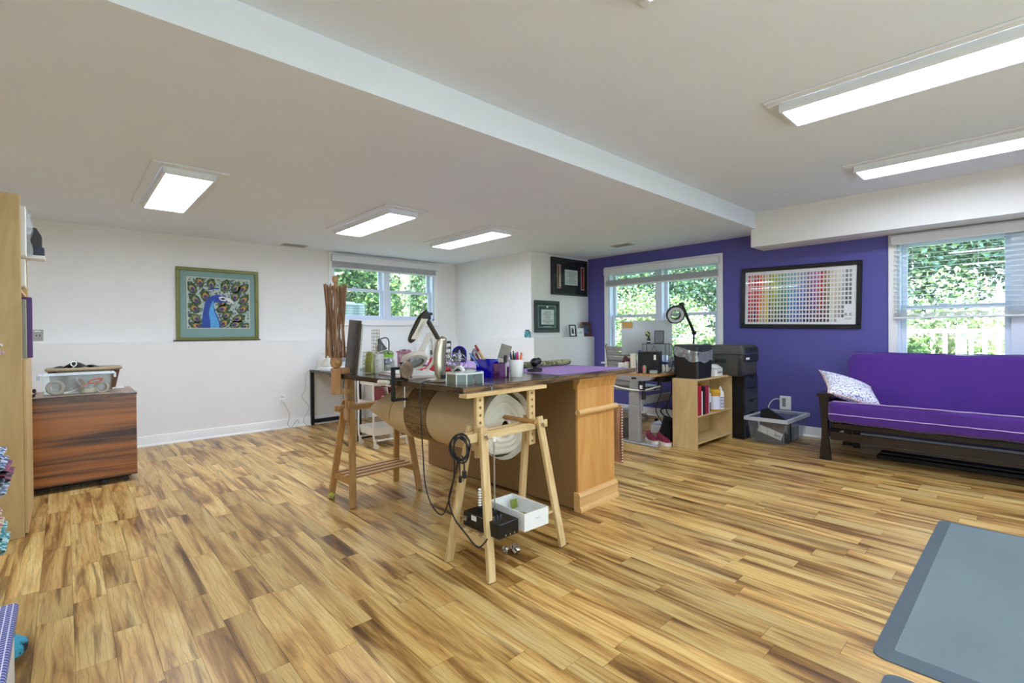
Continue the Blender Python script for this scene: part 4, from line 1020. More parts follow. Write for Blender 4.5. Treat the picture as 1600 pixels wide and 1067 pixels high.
m_f = [mat('feather green', '2f4a2a', .6, scale=40, col2='6f8050', c2lo=.5, c2hi=.62), mat('feather gold', 'a59362', .6, var=.25, scale=60), mat('feather orange', 'c08a3a', .6, var=.2, scale=60), mat('feather violet', '4a3d6e', .6, var=.3, scale=60), mat('feather dark', '23201f', .6)]
S = (a1-a0)
# (u, v, angle, size, gold?) with u,v across the art in 0..1
FE = [(.06, .80, .5, 1.1, 1), (.19, .93, .15, 1, 2), (.37, .90, -.05, 1.05, 1), (.60, .86, -.25, 1.15, 1), (.78, .84, -.5, 1.1, 1), (.91, .83, -.8, 1.05, 2), (.27, .66, .25, 1.1, 2), (.11, .57, .7, 1.1, 1), (.77, .66, -.5, 1, 1),
      (.92, .60, -.7, 1.1, 2), (.09, .40, .8, 1.05, 2), (.57, .40, -1.1, 1.15, 2), (.90, .40, -.9, 1.1, 2), (.63, .27, -1.0, .95, 1), (.11, .20, .9, 1.05, 1), (.82, .20, -1.1, 1.1, 1), (.58, .11, -.8, 1.05, 2), (.78, .08, -1.2, 1.1, 1), (.12, .05, 1.2, 1.05, 2), (.95, .04, -1.2, .9, 1), (.55, .52, -.9, .9, 2)]
for u, v, an, s_, g in FE:
    q = B(); cx, cyy = a0+u*S, c0+v*(c1-c0); w_ = .046*s_; h_ = .078*s_
    def clip(P): return [(min(max(x, a0), a1), min(max(y, c0), c1)) for x, y in P]
    dx, dy = -math.sin(an), math.cos(an)
    q.mi = 0; q.prism(clip(ell(cx, cyy, w_, h_, an, 16, .7)), .011, .0120)
    q.mi = g; q.prism(clip(ell(cx-dx*.012, cyy-dy*.012, w_*.55, h_*.50, an, 14, .5)), .012, .0124)
    q.mi = 3; q.prism(clip(ell(cx-dx*.026, cyy-dy*.026, w_*.42, h_*.32, an)), .0124, .0128)
    q.ob('feather_eye', m_f, pk, smooth=False)
def pts(L): return [(a0+x/600*S, c0+(1-y/540)*(c1-c0)) for x, y in L]
m_b1 = mat('peacock blue', '1a3f9c', .5, var=.35, scale=40); m_b2 = mat('peacock sky blue', '4f9fd6', .5, var=.2, scale=40)
poly_ob('neck', pts([(125, 540), (128, 470), (140, 370), (160, 270), (190, 215), (235, 185), (290, 175), (345, 190), (385, 215), (370, 250), (310, 262), (270, 250), (245, 275), (245, 320), (262, 370), (285, 420), (303, 480), (306, 540)]), .0128, m_b1, pk)
poly_ob('breast', pts([(210, 540), (208, 460), (195, 390), (205, 320), (232, 250), (247, 240), (240, 290), (243, 340), (262, 400), (285, 450), (296, 500), (297, 540)]), .0136, m_b2, pk)
poly_ob('face_patch', pts([(290, 205), (320, 192), (360, 200), (378, 225), (355, 245), (310, 238)]), .0136, mat('white enamel', 'd9dad6', .5), pk)
poly_ob('eye', pts([(310, 215), (335, 207), (360, 218), (340, 230), (315, 226)]), .0143, mat('feather dark'), pk)
poly_ob('beak', pts([(372, 205), (405, 215), (435, 240), (448, 270), (415, 258), (375, 245)]), .0143, mat('white enamel'), pk)
poly_ob('crest', pts([(185, 120), (230, 105), (295, 100), (292, 112), (235, 118), (190, 132)]), .0136, m_b1, pk)

# colour chart
M_ = Matrix.Rotation(0, 4, 'Z')
cc = wall_thing('colour_chart', 'black-framed chart of small colour swatches on the purple wall', 'picture', (-2.574, YP, 1.276), FY, -.022)
W, H = 1.275, .745
q = B(); frame_bars(q, W, H, .048, .03, .005); q.ob('frame', mat('black frame', '151517', .35), cc)
q = B(); q.box(.046, W-.046, .046, H-.046, .002, .008); q.ob('sheet', mat('white chart sheet', 'efefee', .6, var=.01), cc, smooth=False)
cols = ['c45a6a c9a090 b52a30 a02020 d2603a c79a70 d8c9a8 b0a545 a3b54a b9c452 8fb58a 7f9f80 86b5a0 8fbdb8 93bcc0 90b8c0 b4bcc8 9aa8c8 a4accc 9a7a98 b088a8 a878a0 b8809a a82832 9c7a60 b0a48c d8d0bc dcd8c8 e0ddd0 d8d8d4 8a8e90 a2a4a2']
base = [tuple(int(h[i:i+2], 16)/255 for i in (0, 2, 4)) for h in cols[0].split()]
bot = ['7a2038 801c30 401418 a83a34 c8a860 b0a080 c0b050 3c4c34 5a5c3c 2c4434 283c34 243430 24403c 3a5c74 3c5c8c 34548c 2c3c74 54608c 22284c 1a1c34 20204a 38204a 402030 302020 3a2828 4a4a44 d0d4cc b0a098 908c84 5c5c5a 2c3032 141618'][0].split()
bot = [tuple(int(h[i:i+2], 16)/255 for i in (0, 2, 4)) for h in bot]
q = bmesh.new(); cl = q.loops.layers.float_color.new('col'); NC, NR = 32, 12; R = random.Random(5)
mx0, my0, pw, ph = .085, .075, (W-.17)/NC, (H-.15)/NR
for i in range(NC):
    for j in range(NR):
        if (i >= 30 and j < 4) or (i >= 28 and j < 1): continue
        t = (j/(NR-1))**.85; t = min(1, max(0, t+R.uniform(-.12, .12)))
        vib = 1.25 + .8*math.sin(j/(NR-1)*PI)
        c = [bot[i][k]*(1-t)+base[i][k]*t for k in range(3)]; mean = sum(c)/3
        c = [min(1, max(.01, mean+(v-mean)*vib)) for v in c]
        c = lin(c)
        x0, y0 = mx0+i*pw, my0+j*ph
        vs_ = [q.verts.new((x0+a*pw*.70, y0+d*ph*.70, .0084)) for a, d in ((0, 0), (1, 0), (1, 1), (0, 1))]
        f = q.faces.new(vs_)
        for l in f.loops: l[cl] = c
me = bpy.data.meshes.new('swatches'); q.to_mesh(me); q.free(); me.materials.append(mat('swatch print', attr='col', rough=.5))
o = bpy.data.objects.new('swatches', me); COL.objects.link(o); o.parent = cc; o['kind'] = 'stuff'
text_mesh('logo', 'R K', .05, Matrix.Translation((W-.12, .155, .0086)), m_ink, cc)
for k, l in enumerate((.07, .055)): poly_ob('logo_line', [(W-.12-l/2, .115-k*.012), (W-.12+l/2, .115-k*.012), (W-.12+l/2, .119-k*.012), (W-.12-l/2, .119-k*.012)], .0086, m_gplastic, cc, dz=.0003)
q = B(); q.box(.048, W-.048, .048, H-.048, .014, .016); q.ob('glass', clear_mat('picture glass', 'ffffff', .0, .025, .02), cc, smooth=False)

# diplomas on the boxed-out corner
def lines(parent, x0, x1, y0, y1, n, m, z):
    R = random.Random(int(x0*1000)); h = (y1-y0)/n; q = B()
    for k in range(n):
        l = (x1-x0)*R.uniform(.35, .95); c = (x0+x1)/2; q.box(c-l/2, c+l/2, y0+k*h, y0+k*h+h*.3, z, z+.0004)
    return q.ob('print_lines', m, parent, smooth=False)
m_parch = mat('parchment', 'cfd6d2', .6, var=.02); m_nav = mat('black mat board', '0d1016', .8); m_grm = mat('dark green mat board', '22403f', .8); m_pink = mat('pale pink border', 'd9b9ae', .6)
m_ink2 = mat('grey print', '5c6062', .7)
d1 = wall_thing('diploma_frame', 'black shadow-box diploma with two tassel slots, near the ceiling corner', 'diploma', (XB, 5.455, 1.817), FX)
W, H = .85, .572
q = B(); frame_bars(q, W, H, .028, .045, .004); q.ob('frame', mat('black frame'), d1)
q = B(); q.box(.026, W-.026, .026, H-.026, .003, .02); q.ob('mat_board', m_nav, d1, smooth=False)
q = B(); q.box(.31, .62, .165, .405, .02, .0215); dd = q.ob('certificate', m_parch, d1); lines(dd, .33, .60, .19, .39, 9, m_ink2, .0216)
for x0 in (.13, .70):
    q = B(); q.box(x0, x0+.085, .10, .47, .02, .0225); q.ob('slot_border', m_pink, d1)
    q = B(); q.box(x0+.012, x0+.073, .112, .458, .0225, .0235); q.ob('slot_back', mat('maroon velvet', '3b1418', .9), d1)
    tz = thing_part = B(); tz.tube(bez([(x0+.042, .45, .03), (x0+.035, .36, .032), (x0+.045, .30, .032)], 5), .008, 7); tz.tube([(x0+.045, .30, .031), (x0+.043, .125, .031)], lambda t: .012+.006*t, 8); tz.ob('tassel', mat('tassel %d' % int(x0*100), 'a8412c' if x0 > .5 else 'c9b4a8', .8), d1)
q = B(); q.box(.027, W-.027, .027, H-.027, .039, .041); q.ob('glass', clear_mat('picture glass'), d1, smooth=False)
for k in range(22):
    pass
q = B()
for k in range(22): q.sph((.033, .03+k*.0245, .04), .0045, 6)
q.ob('beading', mat('gilt bead', '9a8f6a', .4, .6), d1)
d2 = wall_thing('diploma_frame', 'dark grey framed diploma with green mat, lower on the boxed-out corner', 'diploma', (XB, 5.085, 1.238), FX)
W, H = .545, .478
q = B(); frame_bars(q, W, H, .05, .03, .005); q.ob('frame', mat('charcoal frame', '262a2c', .4), d2)
q = B(); q.box(.048, W-.048, .048, H-.048, .003, .012); q.ob('mat_board', m_grm, d2, smooth=False)
q = B(); frame_bars(q, W-.17, H-.15, .006, .0005, 0); o = q.ob('mat_line', mat('silver line', '9fb0ae', .4, .3), d2); o.location = (.085, .075, .012)
q = B(); q.box(.15, W-.12, .12, .345, .012, .0135); dd = q.ob('certificate', m_parch, d2); lines(dd, .165, W-.135, .14, .33, 9, m_ink2, .0136)
q = B(); q.cyl((W/2+.01, .385, .012), (W/2+.01, .385, .014), .02, n=16); q.ob('seal', m_parch, d2)
lines(d2, .17, .40, .085, .105, 1, m_parch, .0125)
q = B(); q.box(.049, W-.049, .049, H-.049, .022, .024); q.ob('glass', clear_mat('picture glass'), d2, smooth=False)
# photo frames on the ledge
def photo(label, y, W, H, m, rz, pic, border, x=-4.955):
    r = thing('photo_frame', label, 'photo frame', (0, 0, 0), 0)
    r.matrix_world = Matrix.Translation((x, y, ZL+.001)) @ Matrix.Rotation(rz, 4, 'Z') @ Matrix.Rotation(-.12, 4, 'Y') @ FX
    q = B(); frame_bars(q, W, H, .018, .014, .002); q.ob('frame', m, r)
    q = B(); q.box(.016, W-.016, .016, H-.016, .001, .004); q.ob('backing', border, r)
    q = B(); q.box(.04, W-.04, .045, H-.045, .004, .0046); q.ob('photo', pic, r)
    q = B(); q.bar((W/2, H*.6, 0), (W/2, .012, -.045), .03, .003); q.ob('easel', m, r)
photo('small black photo frame on the ledge, left of three', 5.80, .125, .19, mat('black frame'), -.25, mat('dark photo', '2c2f38', .3, scale=18, col2='b9bcc0', c2lo=.5, c2hi=.62), m_wplastic)
photo('small white photo frame in the middle of three on the ledge', 5.955, .17, .135, m_wplastic, 0, mat('sketch photo', 'd4d6d6', .4, scale=22, col2='4b5058', c2lo=.56, c2hi=.62), m_wplastic, -4.94)
photo('brown wooden photo frame in the corner of the ledge', 6.13, .215, .235, wood_mat('brown frame', '5a371f', '7a4e2e', (8, 8, 1), 3, .4), .0, mat('blue grey photo', '6a7086', .3, scale=16, col2='2f3440', c2lo=.5, c2hi=.6), wood_mat('brown frame', '', ''), -4.965)
r = thing('teal_badge', 'small teal decorated pouch on the ledge corner of the boxed-out wall', 'ornament', (-5.075, 5.0, ZL), 0)
q = B(); q.prism([(-.05, 0), (.05, 0), (.052, .085), (.035, .10), (-.035, .10), (-.052, .085)], 0, .02, Matrix(((1, 0, 0, 0), (0, 0, -1, 0), (0, 1, 0, 0), (0, 0, 0, 1)))); q.ob('body', mat('teal pattern', '2f7a80', .5, scale=40, col2='8fc0b8', c2lo=.52, c2hi=.6), r)
q = B(); q.box(-.03, .03, -.022, .002, .10, .115, .003); q.ob('clasp', m_black, r)
# outlets and thermostat
def plate(label, loc, base, W, H, m, holes, name='wall_outlet'):
    r = wall_thing(name, label, 'outlet', loc, base)
    q = B(); q.box(0, W, 0, H, 0, .007, .002); q.ob('plate', m, r)
    q = B()
    for x, y in holes: q.box(x-.004, x+.004, y-.007, y+.007, .007, .0075)
    q.ob('slot', m_dark, r)
    return r
t_ = plate('grey square wall plate with two slots beside the birch shelf', (XU, -.232, 1.193), FX, .078, .117, mat('taupe plastic', 'a39f96', .5), [(.028, .055), (.052, .055)], 'wall_plate')
q = B(); q.box(.012, .06, .095, .105, .007, .009); q.ob('strip', m_wplastic, t_)
o_ = plate('white wall outlet with plugged cords left of the black desk', (XL, 2.073, .315), FX, .075, .135, m_wplastic, [(.03, .10), (.045, .10)])
q = B(); q.box(.02, .055, .03, .062, .007, .03, .004); q.ob('plug', m_wplastic, o_)
cordset('white cord hanging from the wall outlet to the baseboard', [(XL+.035, 2.112, .36), (XL+.05, 2.15, .27), (XL+.04, 2.19, .16), (XL+.05, 2.16, .06), (XL+.06, 2.2, .012), (XL+.08, 2.27, .10), (XL+.05, 2.3, .05)], .0035, mat('pale cord', 'b9b5ad', .5))
cordset('white cord hanging down from the black desk edge', [(-6.72, 2.46, .76), (-6.70, 2.40, .70), (-6.69, 2.38, .50), (-6.70, 2.34, .40), (-6.69, 2.43, .25), (-6.68, 2.35, .1), (-6.70, 2.40, .01), (-6.65, 2.44, .01)], .0035, mat('pale cord'))
# ------------------------------------------------------------------ things on the worktop
T = .9553
m_swift = wood_mat('turned birch', 'a8784a', 'c59a6c', (8, 8, 1.5), 3, .45); m_rib1 = wood_mat('walnut rib', '7a563e', '9c7657', (8, 8, 1), 3, .5); m_rib2 = wood_mat('beech rib', 'ab8562', 'c8a482', (8, 8, 1), 3, .5)
sw = thing('yarn_swift', 'folded wooden umbrella yarn swift clamped to the worktop corner', 'yarn swift', (-3.335, 1.40, 0), 0)
q = B(); q.lathe([(.0, 1.645), (.018, 1.642), (.022, 1.625), (.018, 1.60), (.008, 1.592), (.008, 1.575)], n=18); q.ob('top_knob', m_swift, sw)
q = B(); q.cyl((0, 0, 1.0), (0, 0, 1.59), .011, n=12); q.ob('post', m_swift, sw)
for z, r_ in ((1.56, .028), (1.10, .034)):
    q = B(); q.lathe([(.011, z-.02), (r_, z-.012), (r_, z+.012), (.011, z+.02)], n=18, cap=False); q.ob('hub', m_swift, sw)
for k in range(30):
    a = k*2*PI/30; a2 = a+.55*(1 if k % 2 else -1); r1 = .040+.016*(k % 3); r2 = .038+.014*((k+1) % 3)
    q = B(); q.bar((r1*math.cos(a), r1*math.sin(a), 1.565+.01*(k % 3)), (r2*math.cos(a2), r2*math.sin(a2), 1.085-.012*(k % 2)), .014, .0045, ref=(-math.sin(a), math.cos(a), 0), bev=.001)
    q.ob('rib', m_rib1 if k % 3 else m_rib2, sw)
q = B(); q.lathe([(.014, 1.0), (.032, 1.008), (.042, 1.04), (.036, 1.07), (.026, 1.085), (.014, 1.09)], n=20); q.sph((.045, -.01, 1.045), (.022, .02, .02), 12); q.ob('cup', m_swift, sw)
q = B(); q.box(-.025, .025, -.03, .025, .815, 1.0, .004); q.box(-.025, .025, .025, .09, .957, 1.0, .003); q.box(-.025, .025, .025, .09, .815, .85, .003); q.ob('clamp_block', m_swift, sw)
q = B(); q.cyl((0, .07, .72), (0, .07, .921), .009, n=12); q.lathe([(.009, .715), (.02, .70), (.022, .66), (.014, .63), (0, .628)], (0, .07, 0), 14); q.ob('clamp_screw', m_swift, sw)
# dark board with white sheets
m_board = mat('dark grey board', '4b453e', .6, var=.03)
r = thing('presentation_board', 'dark grey board with white sheets behind it leaning beside the yarn swift', 'board', (-3.50, 1.535, T), 0, rot=(-.09, .05, math.radians(-11)))
q = B(); q.box(0, .325, -.004, .004, .012, .39, .001); q.ob('board', m_board, r)
for k in range(2):
    q = B(); q.box(.01, .333+.008*k, .008+.006*k, .012+.006*k, .014, .37); q.ob('white_sheet', m_wplastic, r)
# yellow wire basket
m_yel = clear_mat('yellow green gel', 'd9dd8a', .55, .1, .2, 'b4b94e'); m_wireb = mat('brass wire', '8a7c4e', .4, .6)
r = thing('wire_grid_basket', 'yellow-green pouch in a tall brass wire grid basket on the worktop', 'basket', (-3.25, 1.625, T), .1)
q = B()
for i in range(6): q.cyl((-.05+i*.02, .035, 0), (-.05+i*.02, .035, .31), .0016, n=5)
for j in range(13): q.cyl((-.052, .035, .01+j*.025), (.052, .035, .01+j*.025), .0016, n=5)
for j in range(6):
    z = .01+j*.028
    q.tube([(-.052, .035, z), (-.052, -.04, z), (.052, -.04, z), (.052, .035, z)], .0016, 5)
for i in range(6): q.cyl((-.05+i*.02, -.04, 0), (-.05+i*.02, -.04, .15), .0016, n=5)
o = q.ob('wire_grid', m_wireb, r); o['kind'] = 'stuff'
q = B(); q.grid(lambda u, v: Vector((math.cos(u*2*PI)*(abs(math.cos(u*2*PI))**4+abs(math.sin(u*2*PI))**4)**-.25*.047*(1-.25*max(0, v-.7)), math.sin(u*2*PI)*(abs(math.cos(u*2*PI))**4+abs(math.sin(u*2*PI))**4)**-.25*.032*(1-.8*max(0, v-.6))-.003, .004+v*.14+.012*math.sin(u*19)*v)), 24, 8, True); q.ob('pouch', m_yel, r)
# canister, jar
r = thing('patterned_canister', 'white canister with tiny speckles between yellow basket and glass jar', 'canister', (-3.20, 1.655, T), 0)
q = B(); q.lathe([(.034, 0), (.036, .004), (.036, .135), (.030, .14), (.03, .004)], n=20); q.ob('body', mat('speckled white', 'dcdad3', .5, scale=90, col2='a09a8c', c2lo=.6, c2hi=.66), r)
q = B()
for k in range(5): q.cyl((.01*math.cos(k*1.3), .01*math.sin(k*1.3), .01), (.024*math.cos(k*1.3), .024*math.sin(k*1.3), .19+.01*k), .0018, n=5)
q.ob('needles', m_steel, r)
r = thing('glass_jar', 'glass jar with a lime green lid and cloth top on the worktop', 'jar', (-3.27, 1.755, T), 0)
q = B(); q.lathe([(.052, .0), (.056, .006), (.056, .075), (.046, .095), (.046, .112)], n=24); q.ob('glass', clear_mat('jar glass', 'eef2f2', .25, .15, .03, 'c9cfd4'), r)
q = B(); q.lathe([(.050, .003), (.050, .05), (0, .052)], n=24); q.ob('cotton', m_batt, r)
q = B(); q.sph((0, 0, .073), (.042, .042, .024), 16); q.ob('thread_ball', mat('slate blue yarn', '6b7396', .9, bump=.5, bscale=80), r)
q = B(); q.lathe([(.05, .110), (.05, .127), (.046, .129), (0, .129)], n=24); q.ob('lid', mat('lime plastic', '8fd33a', .4), r)
q = B(); q.lathe([(.049, .129), (.049, .14), (.04, .15), (.02, .158), (0, .16)], n=24); q.ob('cloth_top', mat('mottled green cloth', '4a6a3a', .9, scale=60, col2='9bb070', c2lo=.5, c2hi=.56), r)
# boards / paper
for k, (x, y, w_, h_, rz, lab, c) in enumerate(((-2.83, 1.70, .50, .27, -.12, 'lower white cutting board with dark red edge on the worktop', 'b9a59a'), (-2.88, 1.725, .46, .22, -.06, 'upper white board on the stack by the glass jar', 'dedbd4'))):
    q = B(); q.obox((x, y, T+.005+k*.0102), (w_, h_, .0095), (0, 0, rz), .001)
    tag(q.ob('white_board', [mat('board '+c, c, .5, var=.03)]), lab, 'board')
# yarn winder clamped to the edge
r = thing('ball_winder', 'black metal hand-cranked yarn ball winder clamped to the worktop edge', 'yarn winder', (-2.62, 1.472, 0), -.02)
q = B(); q.box(-.012, .012, -.035, -.015, .83, 1.035, .002); q.box(-.012, .012, -.035, .07, .83, .845, .002); q.box(-.012, .012, -.015, .10, .957, .970, .002); q.box(-.012, .012, -.035, .045, 1.02, 1.035, .002); q.ob('frame', m_blackmetal, r)
q = B(); q.cyl((0, .05, .79), (0, .05, .921), .005, n=8); q.tube([(0, .05, .79), (-.035, .03, .785)], .004, 6); q.ob('clamp_screw', m_steel, r)
q = B(); q.cyl((0, .045, .97), (0, .045, 1.055), .02, n=18); q.cyl((0, .045, 1.055), (0, .045, 1.063), .026, n=18); q.ob('gear_housing', m_blackmetal, r)
q = B(); q.lathe([(.012, -.010), (.05, -.008), (.05, .008), (.012, .010)], (.035, .045, 1.015), 24, (1, .3, 0)); q.ob('wheel', wood_mat('worn wheel', '6f5a44', '9a826a', (8, 8, 8), 3, .5), r)
q = B(); q.cyl((-.012, -.045, .945), (-.02, -.045, .945), .005, n=10); q.cyl((-.02, -.047, .945), (-.125, -.055, .941), .0125, n=14); q.ob('crank_handle', mat('cream handle', 'ded6c4', .5), r)
# silver task lamp
m_slv = mat('satin silver', 'b5aa98', .28, .9, var=.02); m_dkpl = mat('dark grey plastic', '35332f', .45)
L = thing('silver_task_lamp', 'silver flip-top task lamp with folded dark arm on the worktop', 'lamp', (-2.37, 1.618, T), .05)
q = B(); q.lathe([(.085, 0), (.088, .006), (.08, .014), (.04, .02), (0, .02)], n=32); q.ob('base', m_slv, L)
def body(u, v):
    a = u*2*PI; z = .015+v*.25; w_ = .034+.006*math.sin(v*PI); d = .026
    off = -.012*math.sin(v*PI)+.012*v
    if v > .9: w_ *= math.sqrt(max(.02, 1-((v-.9)/.1)**2)); d *= math.sqrt(max(.02, 1-((v-.9)/.1)**2))
    return Vector((math.sin(a)*d, off+math.cos(a)*w_-.0+(.012 if v < .1 else 0)*(1-v*10), z))
q = B(); q.grid(body, 28, 24, True); q.ob('body', m_slv, L, ang=80)
q = B(); q.box(.018, .028, -.02, .02, .0, .04, .004); q.ob('switch', m_black, L)
q = B(); q.bar((0, -.01, .24), (0, -.095, .365), .026, .02, bev=.004); q.ob('arm', m_dkpl, L)
q = B(); q.cyl((-.02, -.10, .372), (.02, -.10, .372), .02, n=14); q.box(-.012, .012, -.11, -.06, .385, .40, .004); q.ob('hinge', m_black, L)
# head: long shallow shell, tilted down to the left
hd_c = Vector((0, -.175, .318)); hrot = Matrix.Rotation(math.radians(58), 4, 'X')
def shell(u, v, k=1.0):
    a = (u-.5)*2; c = (v-.5)*2
    x = c*.055*math.sqrt(max(0.02, 1-abs(a)**3.2)); y = a*.105; z = .022*(1-c*c)*(1-a*a)**.5*k+.006
    return x, y, z
Mh = Matrix.Translation(hd_c+Vector((.02, .01, .0))) @ Matrix.Rotation(math.radians(-62), 4, 'Z') @ Matrix.Rotation(math.radians(60), 4, 'X')
q = B(); q.grid(lambda u, v: Mh @ Vector(shell(u, v)), 20, 12); hdo = q.ob('head_shell', m_slv, L)
q = B(); q.grid(lambda u, v: Mh @ Vector((lambda s_: (s_[0]*.98, s_[1]*.98, -s_[2]*.5))(shell(u, v))), 20, 12); q.ob('head_rim', m_dkpl, hdo)
q = B(); q.grid(lambda u, v: Mh @ Vector(((v-.5)*.07, (u-.55)*.13, -.012-.004*math.cos((v-.5)*44))), 6, 28); q.ob('tube_cover', mat('ribbed diffuser', 'd9d4c8', .5), hdo)
# white magnifier lamp
r = thing('magnifier_lamp', 'white desk magnifier lamp with tilted oval head on the worktop', 'lamp', (-2.90, 1.86, T), 0)
m_cream = mat('warm white plastic', 'd6cfc0', .4, var=.02)
q = B(); q.lathe([(.075, 0), (.075, .008), (.03, .02), (.02, .03)], n=28); q.ob('base', m_cream, r)
q = B(); q.tube(bez([(0, .0, .02), (.02, .05, .10), (.0, .055, .2), (0, .03, .28)], 6), .011, 10); q.ob('stem', m_cream, r)
q = B(); q.bar((0, .035, .285), (0, -.065, .12), .05, .026, bev=.006); q.ob('arm', m_cream, r)
Mm = Matrix.Translation((.0, -.10, .095)) @ Vector((-.50, .22, .84)).to_track_quat('Z', 'Y').to_matrix().to_4x4() @ Matrix.Rotation(.5, 4, 'Z')
def oval(rx, ry, z): return [Mm @ Vector((rx*math.cos(t*2*PI/32), ry*math.sin(t*2*PI/32), z)) for t in range(32)]
q = B(); rings = [[q.bm.verts.new(v) for v in oval(*s_)] for s_ in ((.062, .078, -.016), (.080, .104, -.014), (.085, .110, .0), (.075, .10, .022), (.05, .07, .03), (.052, .07, -.006))]
for a_, c_ in zip(rings, rings[1:]):
    for i in range(32): q.bm.faces.new((a_[i], a_[(i+1) % 32], c_[(i+1) % 32], c_[i]))
hdm = q.ob('head_ring', m_cream, r)
q = B(); q.bm.faces.new([q.bm.verts.new(v) for v in oval(.056, .073, -.005)]); q.ob('lens', clear_mat('lens glass'), hdm)
# red fabric heap and wire tangle
r = thing('red_fabric', 'crumpled bright red fabric behind the magnifier lamp', 'fabric', (-3.12, 2.10, T), .2)
q = B(); q.grid(lambda u, v: Vector(((u-.5)*.24, (v-.5)*.2, .004+.075*math.sin(u*PI)*math.sin(v*PI)*(1+.35*math.sin(u*15+v*9)+.25*math.sin(v*21)))), 26, 22); q.ob('cloth', mat('bright red cloth', 'c9222e', .85, var=.15), r)
q = B(); q.grid(lambda u, v: Vector(((u-.5)*.16-.02, (v-.5)*.12+.02, .075+.03*math.sin(u*PI)*math.sin(v*PI)*(1+.4*math.sin(u*13+v*12)))), 18, 16); q.ob('pink_cloth', mat('pink cloth', 'd98a98', .85), r)
r = thing('wire_tangle', 'shiny tangle of silver wire coils behind the silver lamp', 'wire', (-2.72, 1.98, T), 0)
Rw = random.Random(9); q = B()
for k in range(16):
    c = Vector((Rw.uniform(-.04, .04), Rw.uniform(-.05, .05), Rw.uniform(.05, .13))); a = Rw.uniform(.03, .05); M = Euler((Rw.uniform(0, 3), Rw.uniform(0, 3), 0)).to_matrix()
    q.tube([c+M @ Vector((a*math.cos(t*PI/8), a*math.sin(t*PI/8), 0)) for t in range(16)], .0022, 5, True)
q.cyl((0, 0, 0), (0, 0, .06), .035, .03, n=16)
q.ob('coils', m_chrome, r)
r = thing('tape_dispenser', 'white and black tape dispenser beside the glass jewellery box', 'dispenser', (-2.40, 1.785, T), .2)
q = B(); q.prism([(-.06, 0), (.06, 0), (.065, .03), (.03, .05), (-.02, .06), (-.06, .035)], -.022, .022, Matrix(((1, 0, 0, 0), (0, 0, 1, 0), (0, 1, 0, 0), (0, 0, 0, 1)))); q.ob('body', m_black, r)
q = B(); q.lathe([(.022, -.012), (.036, -.012), (.036, .012), (.022, .012)], (-.01, 0, .045), 24, (0, 1, 0), cap=False); q.ob('tape_roll', m_wplastic, r)
# mirrored jewellery box
r = thing('jewellery_box', 'silvery glass jewellery box with cut corners on the worktop corner', 'jewellery box', (-2.165, 1.655, T), .06)
m_mir = mat('silvered mirror', 'b9c9c6', .08, .9); m_edge = mat('clear glass edge', 'dfe8e4', .15, .2)
poly = [(-.065, -.095), (.02, -.095), (.065, -.06), (.065, .06), (.02, .095), (-.065, .095)]
q = B(); q.prism(poly, 0, .055); q.ob('sides', mat('grey mirrored glass', '8fa09c', .12, .7), r)
q = B(); q.prism([(x*1.05, y*1.04) for x, y in poly], .055, .065); ld = q.ob('lid', m_edge, r)
q = B(); q.prism([(x*.86, y*.9) for x, y in poly], .065, .0665); q.ob('lid_mirror', m_mir, ld)
for x, y in poly:
    q = B(); q.cyl((x, y, 0), (x, y, .055), .0035, n=6); q.ob('corner_strip', m_edge, r)
q = B(); q.box(.062, .07, -.012, .012, -.0, .02, .002); q.cyl((.068, 0, .045), (.074, 0, .045), .006, n=8); q.ob('clasp', m_chrome, r)
# binder clip on table edge under the box
r = thing('binder_clip', 'silver butterfly clip on the worktop edge', 'clip', (-2.016, 1.70, .94), .06)
q = B(); q.tube([(0.008, -.012, .01), (0.01, 0, -.002), (.008, .012, .01)], .0025, 6); q.tube([(.008, -.012, -.03), (.01, 0, -.012), (.008, .012, -.03)], .0025, 6); q.box(.004, .012, -.006, .006, -.012, 0, .001); q.ob('wings', m_chrome, r)
# blue-purple acrylic holder
m_blu = clear_mat('blue acrylic', '2a2ae8', .5, .12, .05, '1d14c4'); m_mag = clear_mat('magenta acrylic', 'b01a9a', .5, .12, .05, '6a0f74')
r = thing('acrylic_holder', 'blue to magenta acrylic pencil caddy on the worktop', 'pencil holder', (-2.37, 1.985, T), .35)
q = B(); q.hbox(-.06, .06, -.055, .02, 0, .115, .004); q.ob('tall_cell', m_blu, r)
q = B(); q.hbox(-.0, .10, .021, .085, 0, .062, .004); q.ob('low_cell', m_mag, r)
q = B(); q.hbox(.061, .11, -.055, .02, 0, .09, .004); q.ob('side_cell', m_mag, r)
def stick(label, base, tip, r_, m, name, cat='pen', tipm=None, group=None):
    t = thing(name, label, cat, base, 0, group=group)
    v = Vector(tip)-Vector(base)
    q = B(); q.cyl((0, 0, 0), v*.8, r_, n=8); q.ob('barrel', m, t)
    q = B(); q.cyl(v*.8, v, r_*1.05, r_*.7, n=8); q.ob('cap', tipm or m, t)
HB = (-2.37, 1.985)
stick('red-tipped wooden brush leaning out of the blue caddy', (-2.335, 1.99, T+.008), (-2.42, 1.915, T+.205), .0095, wood_mat('tan brush', 'a98a4a', 'c4a566', (8, 8, 8), 3, .5), 'wooden_brush', 'brush', m_red)
stick('blue pen leaning furthest left in the caddy', (-2.36, 1.95, T+.008), (-2.44, 1.885, T+.155), .0055, mat('blue pen', '5a7ab8', .4), 'pen')
stick('grey pen beside the blue pen in the caddy', (-2.35, 1.965, T+.008), (-2.425, 1.905, T+.15), .0055, m_gplastic, 'pen')
stick('dark red pencil in the caddy', (-2.365, 1.98, T+.008), (-2.43, 1.93, T+.15), .005, m_red, 'pencil', 'pencil')
